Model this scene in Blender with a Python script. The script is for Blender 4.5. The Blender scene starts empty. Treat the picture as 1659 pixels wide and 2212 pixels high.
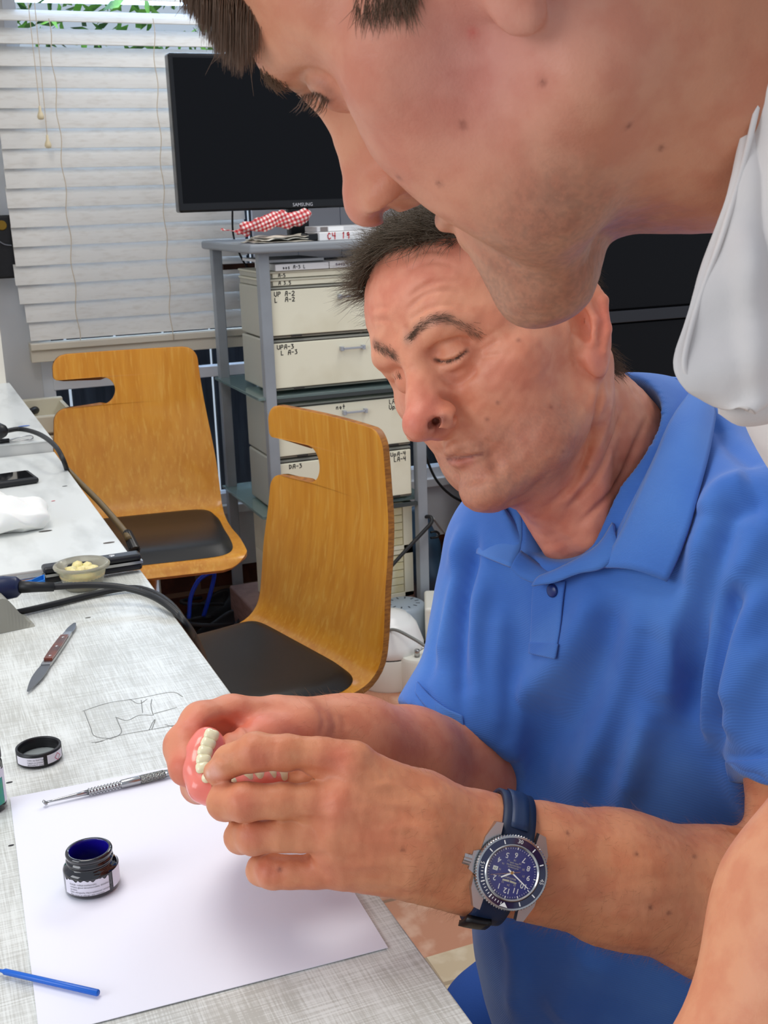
import bpy, bmesh, math, random
import numpy as np
from mathutils import Vector, Matrix
from mathutils.bvhtree import BVHTree
random.seed(7)
SC = bpy.context.scene
COL = SC.collection
# ------------------------------------------------------------------ camera
F, CX, CY, CAMH = 2520.0, 829.5, 1106.0, 1.20
RW = np.array([[0.92182931, -0.38635368, -0.03100909],
               [0.12817923, 0.22837244, 0.96509902],
               [-0.36578794, -0.89363128, 0.26004292]])      # world axes seen from the camera
CAM = np.array([0, 0, CAMH])
cd = bpy.data.cameras.new('camera'); cam = bpy.data.objects.new('camera', cd); COL.objects.link(cam)
m4 = np.eye(4); m4[:3, :3] = RW.T; m4[:3, 3] = CAM
cam.matrix_world = Matrix(m4.tolist())
cd.sensor_fit = 'VERTICAL'; cd.sensor_height = 24.0; cd.sensor_width = 18.0
cd.lens = F / 2212 * 24.0; cd.clip_start = 0.02; cd.clip_end = 200
cd.dof.use_dof = True; cd.dof.focus_distance = 0.75; cd.dof.aperture_fstop = 34.0
SC.camera = cam
# ------------------------------------------------------------------ light and exposure
SC.view_settings.view_transform = 'Standard'; SC.view_settings.look = 'None'
SC.view_settings.gamma = 1.0; SC.view_settings.use_curve_mapping = False
SC.view_settings.exposure = 0.10
wd = bpy.data.worlds.new('world'); SC.world = wd; wd.use_nodes = True
bg = wd.node_tree.nodes['Background']
bg.inputs['Color'].default_value = (0.80, 0.87, 1.0, 1); bg.inputs['Strength'].default_value = 0.62
def area(name, loc, target, sx, sy, power, color=(1, 1, 1)):
    l = bpy.data.lights.new(name, 'AREA'); l.shape = 'RECTANGLE'; l.size = sx; l.size_y = sy; l.energy = power; l.color = color
    o = bpy.data.objects.new(name, l); COL.objects.link(o); o.location = loc
    o.rotation_euler = (Vector(target) - Vector(loc)).to_track_quat('-Z', 'Y').to_euler(); return o
area('ceiling_light', (-0.1, 1.3, 2.55), (0.2, 1.2, 0), 1.1, 0.6, 15, (1.0, 0.95, 0.87))
area('ceiling_light', (1.6, 2.4, 2.55), (1.2, 2.3, 0), 1.2, 0.6, 16, (1.0, 0.96, 0.90))
area('window_light', (-2.2, 0.3, 1.9), (0.6, 1.0, 0.9), 1.6, 1.3, 26, (0.93, 0.96, 1.0))
area('window_light', (0.9, 4.4, 2.4), (0.8, 2.6, 0.9), 1.9, 1.2, 55, (0.62, 0.76, 1.0))
# ------------------------------------------------------------------ geometry from the camera's calibration
def ray(px, py): return RW.T @ (np.array([px - CX, CY - py, -F]) / F)
def W(px, py, d): return CAM + ray(px, py) * d
def atz(px, py, z): r = ray(px, py); return CAM + r * ((z - CAMH) / r[2])
def aty(px, py, y): r = ray(px, py); return CAM + r * (y / r[1])
def atx(px, py, x): r = ray(px, py); return CAM + r * (x / r[0])
def proj(P):
    c = (np.asarray(P, float) - CAM) @ RW.T
    return np.stack([CX + F * c[..., 0] / -c[..., 2], CY - F * c[..., 1] / -c[..., 2]], -1)
# ------------------------------------------------------------------ materials
def lin(c):
    c = np.array(c, float) / 255.0
    return tuple(np.where(c <= 0.04045, c / 12.92, ((c + 0.055) / 1.055) ** 2.4)) + (1.0,)
MATS = {}
def mat(name, rgb=(200, 200, 200), rough=0.5, metal=0.0, spec=0.5, noise=None, bump=None, sss=0, trans=0, attr=None, coat=0, alpha=1, ior=1.45, sheen=0):
    """procedural principled material; noise=(rgb2, scale, lo, hi[, stretch]) mixes a second colour; bump=(scale, strength, dist[, stretch])"""
    if name in MATS: return MATS[name]
    m = bpy.data.materials.new(name); m.use_nodes = True; nt = m.node_tree; b = nt.nodes['Principled BSDF']
    b.inputs['Roughness'].default_value = rough; b.inputs['Metallic'].default_value = metal; b.inputs['IOR'].default_value = ior
    b.inputs['Specular IOR Level'].default_value = spec; b.inputs['Coat Weight'].default_value = coat; b.inputs['Coat Roughness'].default_value = 0.08
    b.inputs['Transmission Weight'].default_value = trans; b.inputs['Alpha'].default_value = alpha
    b.inputs['Sheen Weight'].default_value = sheen
    if sss:
        b.inputs['Subsurface Weight'].default_value = sss; b.inputs['Subsurface Radius'].default_value = (1.0, 0.35, 0.2); b.inputs['Subsurface Scale'].default_value = 0.006
    c = lin(rgb); out = None
    tc = nt.nodes.new('ShaderNodeTexCoord')
    def tex(scale, stretch, detail=4):
        mp = nt.nodes.new('ShaderNodeMapping'); nt.links.new(tc.outputs['Object'], mp.inputs[0]); mp.inputs['Scale'].default_value = stretch
        n = nt.nodes.new('ShaderNodeTexNoise'); n.inputs['Scale'].default_value = scale; n.inputs['Detail'].default_value = detail
        nt.links.new(mp.outputs[0], n.inputs['Vector']); return n.outputs['Fac']
    rgbn = nt.nodes.new('ShaderNodeRGB'); rgbn.outputs[0].default_value = c; out = rgbn.outputs[0]
    if attr:
        a = nt.nodes.new('ShaderNodeVertexColor'); a.layer_name = attr; out = a.outputs[0]
    if noise:
        for nz in (noise if isinstance(noise, list) else [noise]):
            f = tex(nz[1], nz[4] if len(nz) > 4 else (1, 1, 1))
            r = nt.nodes.new('ShaderNodeMapRange'); r.inputs['From Min'].default_value = nz[2]; r.inputs['From Max'].default_value = nz[3]; nt.links.new(f, r.inputs['Value'])
            x = nt.nodes.new('ShaderNodeMix'); x.data_type = 'RGBA'; nt.links.new(r.outputs[0], x.inputs['Factor'])
            if attr: x.blend_type = 'MULTIPLY'
            nt.links.new(out, x.inputs[6]); x.inputs[7].default_value = lin(nz[0]); out = x.outputs[2]
    nt.links.new(out, b.inputs['Base Color'])
    if bump:
        prev = None
        for bp in (bump if isinstance(bump, list) else [bump]):
            f = tex(bp[0], bp[3] if len(bp) > 3 else (1, 1, 1), 3)
            bn = nt.nodes.new('ShaderNodeBump'); bn.inputs['Strength'].default_value = bp[1]; bn.inputs['Distance'].default_value = bp[2]
            nt.links.new(f, bn.inputs['Height'])
            if prev: nt.links.new(prev, bn.inputs['Normal'])
            prev = bn.outputs[0]
        nt.links.new(prev, b.inputs['Normal'])
    MATS[name] = m; return m
# ------------------------------------------------------------------ objects
def tag(o, label=None, cat=None, group=None, kind=None):
    if label: o['label'] = label
    if cat: o['category'] = cat
    if group: o['group'] = group
    if kind: o['kind'] = kind
    return o
def thing(name, label, cat, loc=(0, 0, 0), group=None):
    o = bpy.data.objects.new(name, None); COL.objects.link(o); o.location = loc; o.empty_display_size = 0.05
    bpy.context.view_layer.update() if False else None
    return tag(o, label, cat, group)
def mesh_obj(name, verts, faces, material, parent=None, smooth=False, mats=None, fm=None):
    me = bpy.data.meshes.new(name); me.from_pydata([tuple(map(float, v)) for v in verts], [], [tuple(map(int, f)) for f in faces]); me.update()
    return link(name, me, material, parent, smooth, mats, fm)
def link(name, me, material, parent=None, smooth=False, mats=None, fm=None):
    o = bpy.data.objects.new(name, me); COL.objects.link(o)
    for mm in (mats or [material]):
        if mm: me.materials.append(mm)
    if fm is not None: me.polygons.foreach_set('material_index', np.array(fm, dtype=np.int32))
    if smooth: me.polygons.foreach_set('use_smooth', np.ones(len(me.polygons), dtype=bool))
    if parent:
        o.parent = parent; o.matrix_parent_inverse = Matrix.LocRotScale(parent.location, parent.rotation_euler, None).inverted() if parent.parent is None else Matrix.Identity(4)
        if parent.parent is not None: o.matrix_parent_inverse = Matrix.Identity(4)
    return o
# Geometry is written in world coordinates; objects are re-based so that their origin is their own centre.
class G:
    """collects verts/faces (world coordinates) for one mesh"""
    def __init__(s): s.v = []; s.f = []; s.m = []
    def add(s, v, f, mi=0):
        n = len(s.v); s.v += [tuple(map(float, p)) for p in v]; s.f += [tuple(i + n for i in q) for q in f]; s.m += [mi] * len(f); return s
    def box(s, a, b, M=None, bev=0.0, mi=0):
        bm = bmesh.new(); bmesh.ops.create_cube(bm, size=1)
        a = Vector(a); b = Vector(b)
        for v in bm.verts: v.co = Vector([(a[i] + b[i]) / 2 + v.co[i] * (b[i] - a[i]) for i in range(3)])
        if bev: bmesh.ops.bevel(bm, geom=bm.edges[:], offset=bev, segments=3, profile=0.5, affect='EDGES')
        if M is not None: bm.transform(M)
        bm.verts.index_update(); s.add([v.co for v in bm.verts], [[v.index for v in f.verts] for f in bm.faces], mi); bm.free(); return s
    def tube(s, pts, r, n=10, mi=0, cap=True):
        P = [Vector(p) for p in pts]; R = r if isinstance(r, (list, tuple, np.ndarray)) else [r] * len(P)
        vs = []; fs = []; up = None
        for i, p in enumerate(P):
            t = (P[min(i + 1, len(P) - 1)] - P[max(i - 1, 0)])
            t = t.normalized() if t.length > 1e-9 else Vector((0, 0, 1))
            if up is None:
                up = Vector((0, 0, 1)) if abs(t.z) < 0.9 else Vector((1, 0, 0))
            x = (up - t * up.dot(t)).normalized(); up = x; y = t.cross(x)
            for k in range(n):
                a = 2 * math.pi * k / n; vs.append(p + (x * math.cos(a) + y * math.sin(a)) * R[i])
        for i in range(len(P) - 1):
            for k in range(n):
                a, b = i * n + k, i * n + (k + 1) % n; fs.append((a, b, b + n, a + n))
        if cap: fs.append(tuple(range(n))[::-1]); fs.append(tuple((len(P) - 1) * n + k for k in range(n)))
        return s.add(vs, fs, mi)
    def lathe(s, prof, M=None, n=48, mi=0, close=False):
        """prof: list of (r, z)"""
        vs = []; fs = []; m = len(prof)
        for r, z in prof:
            for k in range(n):
                a = 2 * math.pi * k / n; vs.append(Vector((r * math.cos(a), r * math.sin(a), z)))
        for i in range(m - 1):
            for k in range(n):
                a, b = i * n + k, i * n + (k + 1) % n; fs.append((a, b, b + n, a + n))
        if M is not None: vs = [M @ v for v in vs]
        return s.add(vs, fs, mi)
    def prism(s, poly, z0, z1, M=None, mi=0):
        n = len(poly); vs = [Vector((p[0], p[1], z0)) for p in poly] + [Vector((p[0], p[1], z1)) for p in poly]
        fs = [tuple(range(n))[::-1], tuple(range(n, 2 * n))] + [(i, (i + 1) % n, (i + 1) % n + n, i + n) for i in range(n)]
        if M is not None: vs = [M @ v for v in vs]
        return s.add(vs, fs, mi)
    def obj(s, name, material, parent=None, smooth=False, mats=None, sharp=None):
        v = np.array(s.v); c = (v.min(0) + v.max(0)) / 2
        me = bpy.data.meshes.new(name); me.from_pydata((v - c).tolist(), [], s.f); me.update()
        o = link(name, me, material, None, smooth, mats, s.m if mats else None)
        put(o, c, parent)
        if sharp: 
            try: me.set_sharp_from_angle(angle=math.radians(sharp))
            except Exception: pass
        return o
def world_loc(o):
    return (world_loc(o.parent) if o.parent else Vector((0, 0, 0))) + o.location
def put(o, c, parent):
    o.location = Vector([float(x) for x in c])
    if parent:
        o.parent = parent; o.location -= world_loc(parent)
def np_obj(name, V, Q, material, parent=None, smooth=True, colors=None):
    """big mesh from numpy arrays"""
    V = np.asarray(V, float); c = (V.min(0) + V.max(0)) / 2
    Q = np.asarray(Q, np.int32); k = Q.shape[1]
    me = bpy.data.meshes.new(name); me.vertices.add(len(V)); me.vertices.foreach_set('co', (V - c).astype(np.float32).ravel())
    me.loops.add(len(Q) * k); me.loops.foreach_set('vertex_index', Q.ravel()); me.polygons.add(len(Q))
    me.polygons.foreach_set('loop_start', np.arange(0, len(Q) * k, k, dtype=np.int32)); me.polygons.foreach_set('loop_total', np.full(len(Q), k, np.int32))
    me.update(calc_edges=True); me.validate()
    if colors is not None:
        a = me.color_attributes.new('Col', 'FLOAT_COLOR', 'POINT'); a.data.foreach_set('color', np.c_[colors, np.ones(len(V))].astype(np.float32).ravel())
    o = link(name, me, material, None, smooth); put(o, c, parent); return o
def grid_mesh(P, flip=False, closeu=False):
    """P: (nu, nv, 3) -> verts, quads"""
    nu, nv = P.shape[:2]; idx = np.arange(nu * nv).reshape(nu, nv)
    if closeu: idx = np.vstack([idx, idx[:1]])
    q = np.stack([idx[:-1, :-1], idx[1:, :-1], idx[1:, 1:], idx[:-1, 1:]], -1).reshape(-1, 4)
    return P.reshape(-1, 3), (q[:, ::-1] if flip else q)
def solid(o, t, off=-1):
    m = o.modifiers.new('s', 'SOLIDIFY'); m.thickness = t; m.offset = off; return o
def bez(pts, n=12):
    """Catmull-Rom through points"""
    P = np.array([list(map(float, p)) for p in pts]); P = np.vstack([2 * P[0] - P[1], P, 2 * P[-1] - P[-2]]); out = []
    for i in range(1, len(P) - 2):
        for t in np.linspace(0, 1, n, endpoint=False):
            a, b, c, d = P[i - 1], P[i], P[i + 1], P[i + 2]
            out.append(0.5 * ((2 * b) + (c - a) * t + (2 * a - 5 * b + 4 * c - d) * t * t + (3 * b - a - 3 * c + d) * t ** 3))
    out.append(P[-2]); return np.array(out)
def strands(name, lines, radius, material, parent, taper=True):
    """hair: one curve object, many splines; lines = list of (k,3) arrays in world coordinates"""
    groups = {}
    for L in lines: groups.setdefault(len(L), []).append(L)
    VV = []; QQ = []; n0 = 0
    for k, Ls in groups.items():
        A = np.array(Ls, float); n = len(A); T = np.gradient(A, axis=1); T /= np.linalg.norm(T, axis=2, keepdims=True) + 1e-12
        up = np.tile(np.array([.31, .52, .79]), (n, k, 1)); X = np.cross(T, up); X /= np.linalg.norm(X, axis=2, keepdims=True) + 1e-9; Y = np.cross(T, X)
        r = radius * (1.0 - 0.85 * np.linspace(0, 1, k) ** 1.5 if taper else np.ones(k))[None, :, None]
        ring = np.stack([A + r * (X * math.cos(a) + Y * math.sin(a)) for a in (0, 2.0944, 4.1888)], 2); VV.append(ring.reshape(-1, 3))
        idx = n0 + np.arange(n * k * 3).reshape(n, k, 3)
        for j in range(3): QQ.append(np.stack([idx[:, :-1, j], idx[:, 1:, j], idx[:, 1:, (j + 1) % 3], idx[:, :-1, (j + 1) % 3]], -1).reshape(-1, 4))
        n0 += n * k * 3
    return np_obj(name, np.vstack(VV), np.vstack(QQ), material, parent, True)
# ------------------------------------------------------------------ writing
STROKE = {'U': [[(0, 1), (0, .25), (.3, 0), (.6, .25), (.6, 1)]], 'P': [[(0, 0), (.05, 1), (.5, .95), (.6, .7), (.45, .5), (.03, .5)]],
 'p': [[(0, -.25), (.02, .6), (.45, .6), (.5, .3), (.4, .05), (.03, .05)]], 'A': [[(0, 0), (.25, 1), (.6, 1), (.62, 0)], [(.08, .45), (.62, .45)]],
 '-': [[(.1, .5), (.55, .5)]], '2': [[(.05, .85), (.3, 1), (.55, .8), (.5, .55), (0, 0), (.6, .02)]],
 '3': [[(.05, .95), (.5, 1), (.25, .6), (.55, .45), (.5, .1), (.05, 0)]], '4': [[(.05, 1), (.05, .5), (.6, .5)], [(.5, 1), (.5, 0)]],
 'L': [[(.05, 1), (.05, 0), (.5, 0)]], '5': [[(.55, 1), (.1, 1), (.08, .55), (.45, .55), (.55, .25), (.4, 0), (.05, .02)]],
 '.': [[(.2, 0), (.25, .08)]], 'C': [[(.55, .85), (.3, 1), (.05, .6), (.1, .15), (.3, 0), (.55, .12)]], '1': [[(.2, .8), (.35, 1), (.3, 0)]],
 't': [[(.25, 1), (.25, 0)], [(.05, .6), (.5, .6)]], 's': [[(.45, .6), (.15, .6), (.1, .4), (.4, .25), (.35, .02), (.05, .02)]], 'S': [[(.55, .9), (.2, 1), (.05, .75), (.5, .35), (.4, 0), (.05, .05)]],
 'n': [[(.05, 0), (.05, .6)], [(.05, .45), (.3, .6), (.45, .45), (.45, 0)]], 'o': [[(.25, .6), (.05, .3), (.25, 0), (.48, .3), (.25, .6)]], 'N': [[(0, 0), (.05, 1), (.5, 0), (.55, 1)]],
 'D': [[(.05, 0), (.05, 1), (.5, .8), (.55, .3), (.05, 0)]], 'm': [[(0, 0), (0, .6), (.25, .6), (.25, 0)], [(.25, .6), (.5, .6), (.5, 0)]], '9': [[(.5, .6), (.2, .5), (.1, .8), (.4, 1), (.5, .6), (.4, 0)]], ' ': []}
def handwriting(name, lines, O, ux, uy, h, material, parent, r=0.0011, lh=1.35, label=None):
    """marker strokes on a flat face; O = top-left corner, ux/uy unit vectors"""
    g = G(); O = np.array(O, float); ux = np.array(ux, float); uy = np.array(uy, float); nz = np.cross(ux, uy); rng = random.Random(len(lines[0]) + int(O[0] * 100))
    for li, t in enumerate(lines):
        x = 0.0
        for ch in t:
            for st in STROKE.get(ch, []):
                p = [O + ux * ((x + a * .95 + rng.uniform(-.03, .03)) * h) + uy * ((-(li * lh) - 1 + b + rng.uniform(-.04, .04)) * h) for a, b in st]
                for a, b in zip(p[:-1], p[1:]):
                    d = (b - a); L = np.linalg.norm(d); d = d / (L + 1e-9); s = np.cross(nz, d) * r; e = d * r * .7
                    q = [a - e - s, b + e - s, b + e + s, a - e + s]
                    g.add([v for v in q] + [v + nz * 0.0003 for v in q], [(3, 2, 1, 0), (4, 5, 6, 7), (0, 1, 5, 4), (1, 2, 6, 5), (2, 3, 7, 6), (3, 0, 4, 7)])
            x += .85
    return g.obj(name, material, parent)
def text_mesh(s, size, align='LEFT', res=2, spacing=1.0):
    cu = bpy.data.curves.new('t', 'FONT'); cu.body = s; cu.size = size; cu.align_x = align; cu.align_y = 'CENTER'; cu.resolution_u = res; cu.space_character = spacing
    o = bpy.data.objects.new('t', cu); COL.objects.link(o); dg = bpy.context.evaluated_depsgraph_get(); dg.update()
    me = bpy.data.meshes.new_from_object(o.evaluated_get(dg)); v = np.array([p.co[:] for p in me.vertices]).reshape(-1, 3); f = [tuple(p.vertices) for p in me.polygons]
    bpy.data.objects.remove(o); bpy.data.curves.remove(cu); bpy.data.meshes.remove(me); return v, f
# ------------------------------------------------------------------ sculpting: signed distance fields -> surface nets
def nrm(v): v = np.asarray(v, float); return v / (np.linalg.norm(v) + 1e-12)
class Sdf:
    def __init__(s): s.ops = []
    def cone(s, a, b, ra, rb, k=0.01, mode='u'):
        s.ops.append(('c', (np.array(a, np.float32), np.array(b, np.float32), ra, rb), k, mode)); return s
    def chain(s, pts, rad, k=0.006, mode='u'):
        for i in range(len(pts) - 1): s.cone(pts[i], pts[i + 1], rad[i], rad[i + 1], k, mode)
        return s
    def ell(s, c, r, M=None, k=0.01, mode='u'):
        s.ops.append(('e', (np.array(c, np.float32), np.array(r, np.float32), None if M is None else np.array(M, np.float32)), k, mode)); return s
    def box(s, c, r, M=None, rd=0.0, k=0.01, mode='u'):
        s.ops.append(('b', (np.array(c, np.float32), np.array(r, np.float32), None if M is None else np.array(M, np.float32), rd), k, mode)); return s
    def plane(s, p, n, k=0.003, mode='i'):
        """keeps the side the normal points away from"""
        s.ops.append(('p', (np.array(p, np.float32), np.array(nrm(n), np.float32)), k, mode)); return s
    def sub(s, other, k=0.003, mode='s'):
        s.ops.append(('f', other, k, mode)); return s
    def xf(s, M, t):
        """place the whole field: local -> world p' = M p + t"""
        M = np.array(M, float); t = np.array(t, float)
        for i, (ty, a, k, mo) in enumerate(s.ops):
            if ty == 'c': a = ((M @ a[0] + t).astype(np.float32), (M @ a[1] + t).astype(np.float32), a[2], a[3])
            elif ty == 'e': a = ((M @ a[0] + t).astype(np.float32), a[1], (M @ (np.eye(3) if a[2] is None else a[2])).astype(np.float32))
            elif ty == 'b': a = ((M @ a[0] + t).astype(np.float32), a[1], (M @ (np.eye(3) if a[2] is None else a[2])).astype(np.float32), a[3])
            elif ty == 'p': a = ((M @ a[0] + t).astype(np.float32), (M @ a[1]).astype(np.float32))
            elif ty == 'f': a.xf(M, t)
            s.ops[i] = (ty, a, k, mo)
        return s
    def join(s, o): s.ops += o.ops; return s
    def val(s, P):
        P = P.astype(np.float32); d = np.full(len(P), 9.0, np.float32)
        for ty, a, k, mo in s.ops:
            if ty == 'c':
                A, B, ra, rb = a; ba = B - A; pa = P - A; h = np.clip((pa @ ba) / max(float(ba @ ba), 1e-12), 0, 1)
                q = pa - h[:, None] * ba; e = np.sqrt((q * q).sum(1)) - (ra + (rb - ra) * h)
            elif ty == 'e':
                q = P - a[0]
                if a[2] is not None: q = q @ a[2]
                q1 = q / a[1]; k0 = np.sqrt((q1 * q1).sum(1)); q2 = q1 / a[1]; k1 = np.sqrt((q2 * q2).sum(1)) + 1e-9; e = k0 * (k0 - 1) / k1
            elif ty == 'b':
                q = P - a[0]
                if a[2] is not None: q = q @ a[2]
                q = np.abs(q) - (a[1] - a[3]); e = np.sqrt((np.maximum(q, 0) ** 2).sum(1)) + np.minimum(q.max(1), 0) - a[3]
            elif ty == 'p': e = (P - a[0]) @ a[1]
            else: e = a.val(P)
            if mo == 'u':
                h = np.maximum(k - np.abs(d - e), 0) / k; d = np.minimum(d, e) - h * h * k * 0.25
            else:
                if mo == 's': e = -e
                h = np.maximum(k - np.abs(d - e), 0) / k; d = np.maximum(d, e) + h * h * k * 0.25
        return d
def polygonize(sdf, lo, hi, vox, B=6):
    lo = np.array(lo, float); hi = np.array(hi, float)
    nb = np.ceil((hi - lo) / (vox * B)).astype(int); n = nb * B + 1
    bc = [lo[i] + (np.arange(nb[i]) + 0.5) * B * vox for i in range(3)]
    C = np.stack(np.meshgrid(*bc, indexing='ij'), -1).reshape(-1, 3)
    dv = sdf(C); act = np.abs(dv) < B * vox * 1.35 + 0.004
    D = np.repeat(np.repeat(np.repeat(dv.reshape(nb), B, 0), B, 1), B, 2)
    D = np.pad(D, ((0, 1),) * 3, mode='edge').astype(np.float32)
    ai = np.argwhere(act.reshape(nb)); off = np.stack(np.meshgrid(*[np.arange(B + 1)] * 3, indexing='ij'), -1).reshape(-1, 3)
    for s in range(0, len(ai), 1500):
        I = (ai[s:s + 1500, None, :] * B + off[None]).reshape(-1, 3); D[I[:, 0], I[:, 1], I[:, 2]] = sdf(lo + I * vox)
    D[0] = D[-1] = 1; D[:, 0] = D[:, -1] = 1; D[:, :, 0] = D[:, :, -1] = 1
    S = D < 0; c = np.zeros(tuple(np.array(D.shape) - 1), np.uint8)
    corners = [(i, j, k) for i in (0, 1) for j in (0, 1) for k in (0, 1)]
    sh = c.shape; sl = lambda o: tuple(slice(o[i], o[i] + sh[i]) for i in range(3))
    for o in corners: c += S[sl(o)]
    cells = np.argwhere((c > 0) & (c < 8)); idx = np.full(sh, -1, np.int64); idx[tuple(cells.T)] = np.arange(len(cells))
    acc = np.zeros((len(cells), 3)); cnt = np.zeros(len(cells))
    for o in corners:
        for ax in range(3):
            if o[ax]: continue
            p = list(o); p[ax] = 1
            a = D[tuple((cells + o).T)]; b = D[tuple((cells + p).T)]; cr = (a < 0) != (b < 0)
            t = np.where(cr, a / np.where(cr, a - b, 1), 0)
            pos = np.array(o, float)[None] + np.zeros((len(cells), 3)); pos[:, ax] += t
            acc += pos * cr[:, None]; cnt += cr
    V = lo + (cells + acc / cnt[:, None]) * vox
    quads = []
    for ax in range(3):
        u, v = (ax + 1) % 3, (ax + 2) % 3
        s0 = [slice(0, D.shape[i] - 1) for i in range(3)]; s1 = list(s0); s1[ax] = slice(1, D.shape[ax])
        s0[u] = s1[u] = slice(1, D.shape[u] - 1); s0[v] = s1[v] = slice(1, D.shape[v] - 1)
        A, Bb = S[tuple(s0)], S[tuple(s1)]; e = np.argwhere(A != Bb); fl = A[tuple(e.T)]
        e[:, u] += 1; e[:, v] += 1
        du = np.zeros(3, int); du[u] = 1; dvv = np.zeros(3, int); dvv[v] = 1
        q = np.stack([idx[tuple((e - du - dvv).T)], idx[tuple((e - dvv).T)], idx[tuple(e.T)], idx[tuple((e - du).T)]], 1)
        q[~fl] = q[~fl][:, ::-1]; quads.append(q)
    Q = np.vstack(quads); Q = Q[(Q >= 0).all(1)]
    return V, Q
def vnormals(V, Q):
    a, b, c, d = (V[Q[:, i]] for i in range(4)); n = np.cross(c - a, d - b); N = np.zeros_like(V)
    for i in range(4): 
        for j in range(3): N[:, j] += np.bincount(Q[:, i], n[:, j], len(V))
    return N / (np.linalg.norm(N, axis=1, keepdims=True) + 1e-12)
def relax(V, Q, it=2, lam=0.5):
    for _ in range(it):
        A = np.zeros_like(V); c = np.zeros(len(V))
        for i in range(4):
            for k in (1, 3):
                j = (i + k) % 4
                for x in range(3): A[:, x] += np.bincount(Q[:, i], V[Q[:, j], x], len(V))
                c += np.bincount(Q[:, i], minlength=len(V))
        V = V + lam * (A / c[:, None] - V)
    return V
class Skin:
    """a sculpted surface that can be creased, tinted and measured"""
    def __init__(s, sdf, lo, hi, vox, it=2): s.V, s.Q = polygonize(sdf.val, lo, hi, vox); s.V = relax(s.V, s.Q, it); s.up()
    def up(s): s.N = vnormals(s.V, s.Q); s._b = None; return s
    def bvh(s):
        if s._b is None: s._b = BVHTree.FromPolygons(s.V.tolist(), s.Q.tolist())
        return s._b
    def hit(s, px, py):
        r = Vector(ray(px, py)).normalized(); h = s.bvh().ray_cast(Vector(CAM), r)
        return (np.array(h[0]), np.array(h[1])) if h[0] is not None else (None, None)
    def line(s, pts, n=10):
        P = bez([(a, b, 0) for a, b in pts], n)[:, :2] if len(pts) > 2 else np.linspace(pts[0], pts[1], n * 2)
        out = [s.hit(*p)[0] for p in P]; return np.array([o for o in out if o is not None])
    def dist(s, L):
        """distance of every vertex to a dense polyline"""
        if len(L) < 2: return np.full(len(s.V), 9.0), np.zeros(len(s.V))
        lo, hi = L.min(0) - 0.06, L.max(0) + 0.06; I = np.where(((s.V > lo) & (s.V < hi)).all(1))[0]
        D = np.full(len(s.V), 9.0); T = np.zeros(len(s.V)); P = s.V[I]; d = np.full(len(I), 9.0); tt = np.zeros(len(I))
        for i in range(len(L) - 1):
            a, b = L[i], L[i + 1]; ba = b - a; h = np.clip(((P - a) @ ba) / (ba @ ba + 1e-12), 0, 1); e = np.linalg.norm(P - a - h[:, None] * ba, axis=1)
            m = e < d; d[m] = e[m]; tt[m] = (i + h[m]) / (len(L) - 1)
        D[I] = d; T[I] = tt; return D, T
    def ridge(s, pts, amp, w, fade=True, world=None):
        L = s.line(pts) if world is None else np.array(world); D, T = s.dist(L)
        a = amp * np.exp(-(D / w) ** 2)
        if fade: a = a * np.clip(np.minimum(T, 1 - T) * 5 + 0.15, 0, 1)
        return a[:, None] * s.N
    def ridges(s, items):
        d = 0
        for pts, amp, w in items: d = d + s.ridge(pts, amp, w)
        s.V = s.V + d; return s.up()
    def noise(s, amp, freq, seed=0, oct=2):
        rng = np.random.RandomState(seed); d = np.zeros(len(s.V))
        for o in range(oct):
            for _ in range(7):
                k = rng.normal(size=3); k = k / np.linalg.norm(k) * freq * 2 ** o * rng.uniform(.6, 1.4); d += np.sin(s.V @ k + rng.uniform(0, 6.28)) * .38 / 2 ** o
        return d * amp
    def colour(s, base):
        s.C = np.tile(np.array(lin(base)[:3]), (len(s.V), 1)); return s
    def tint(s, rgb, w, P=None, a=1.0, pts=None, mask=None, metric=None):
        """blend towards rgb near a 3-D point, or near a line"""
        if pts is not None: D, _ = s.dist(s.line(pts))
        elif mask is None:
            q = s.V - np.array(P)
            D = np.linalg.norm(q, axis=1)
        f = (np.exp(-(D / w) ** 2) if mask is None else mask) * a
        s.C = s.C * (1 - f[:, None]) + np.array(lin(rgb)[:3]) * f[:, None]; return s
    def at(s, rgb, w, px, py, a=1.0):
        h, _ = s.hit(px, py)
        if h is not None: s.tint(rgb, w, h, a)
        return s
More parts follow.
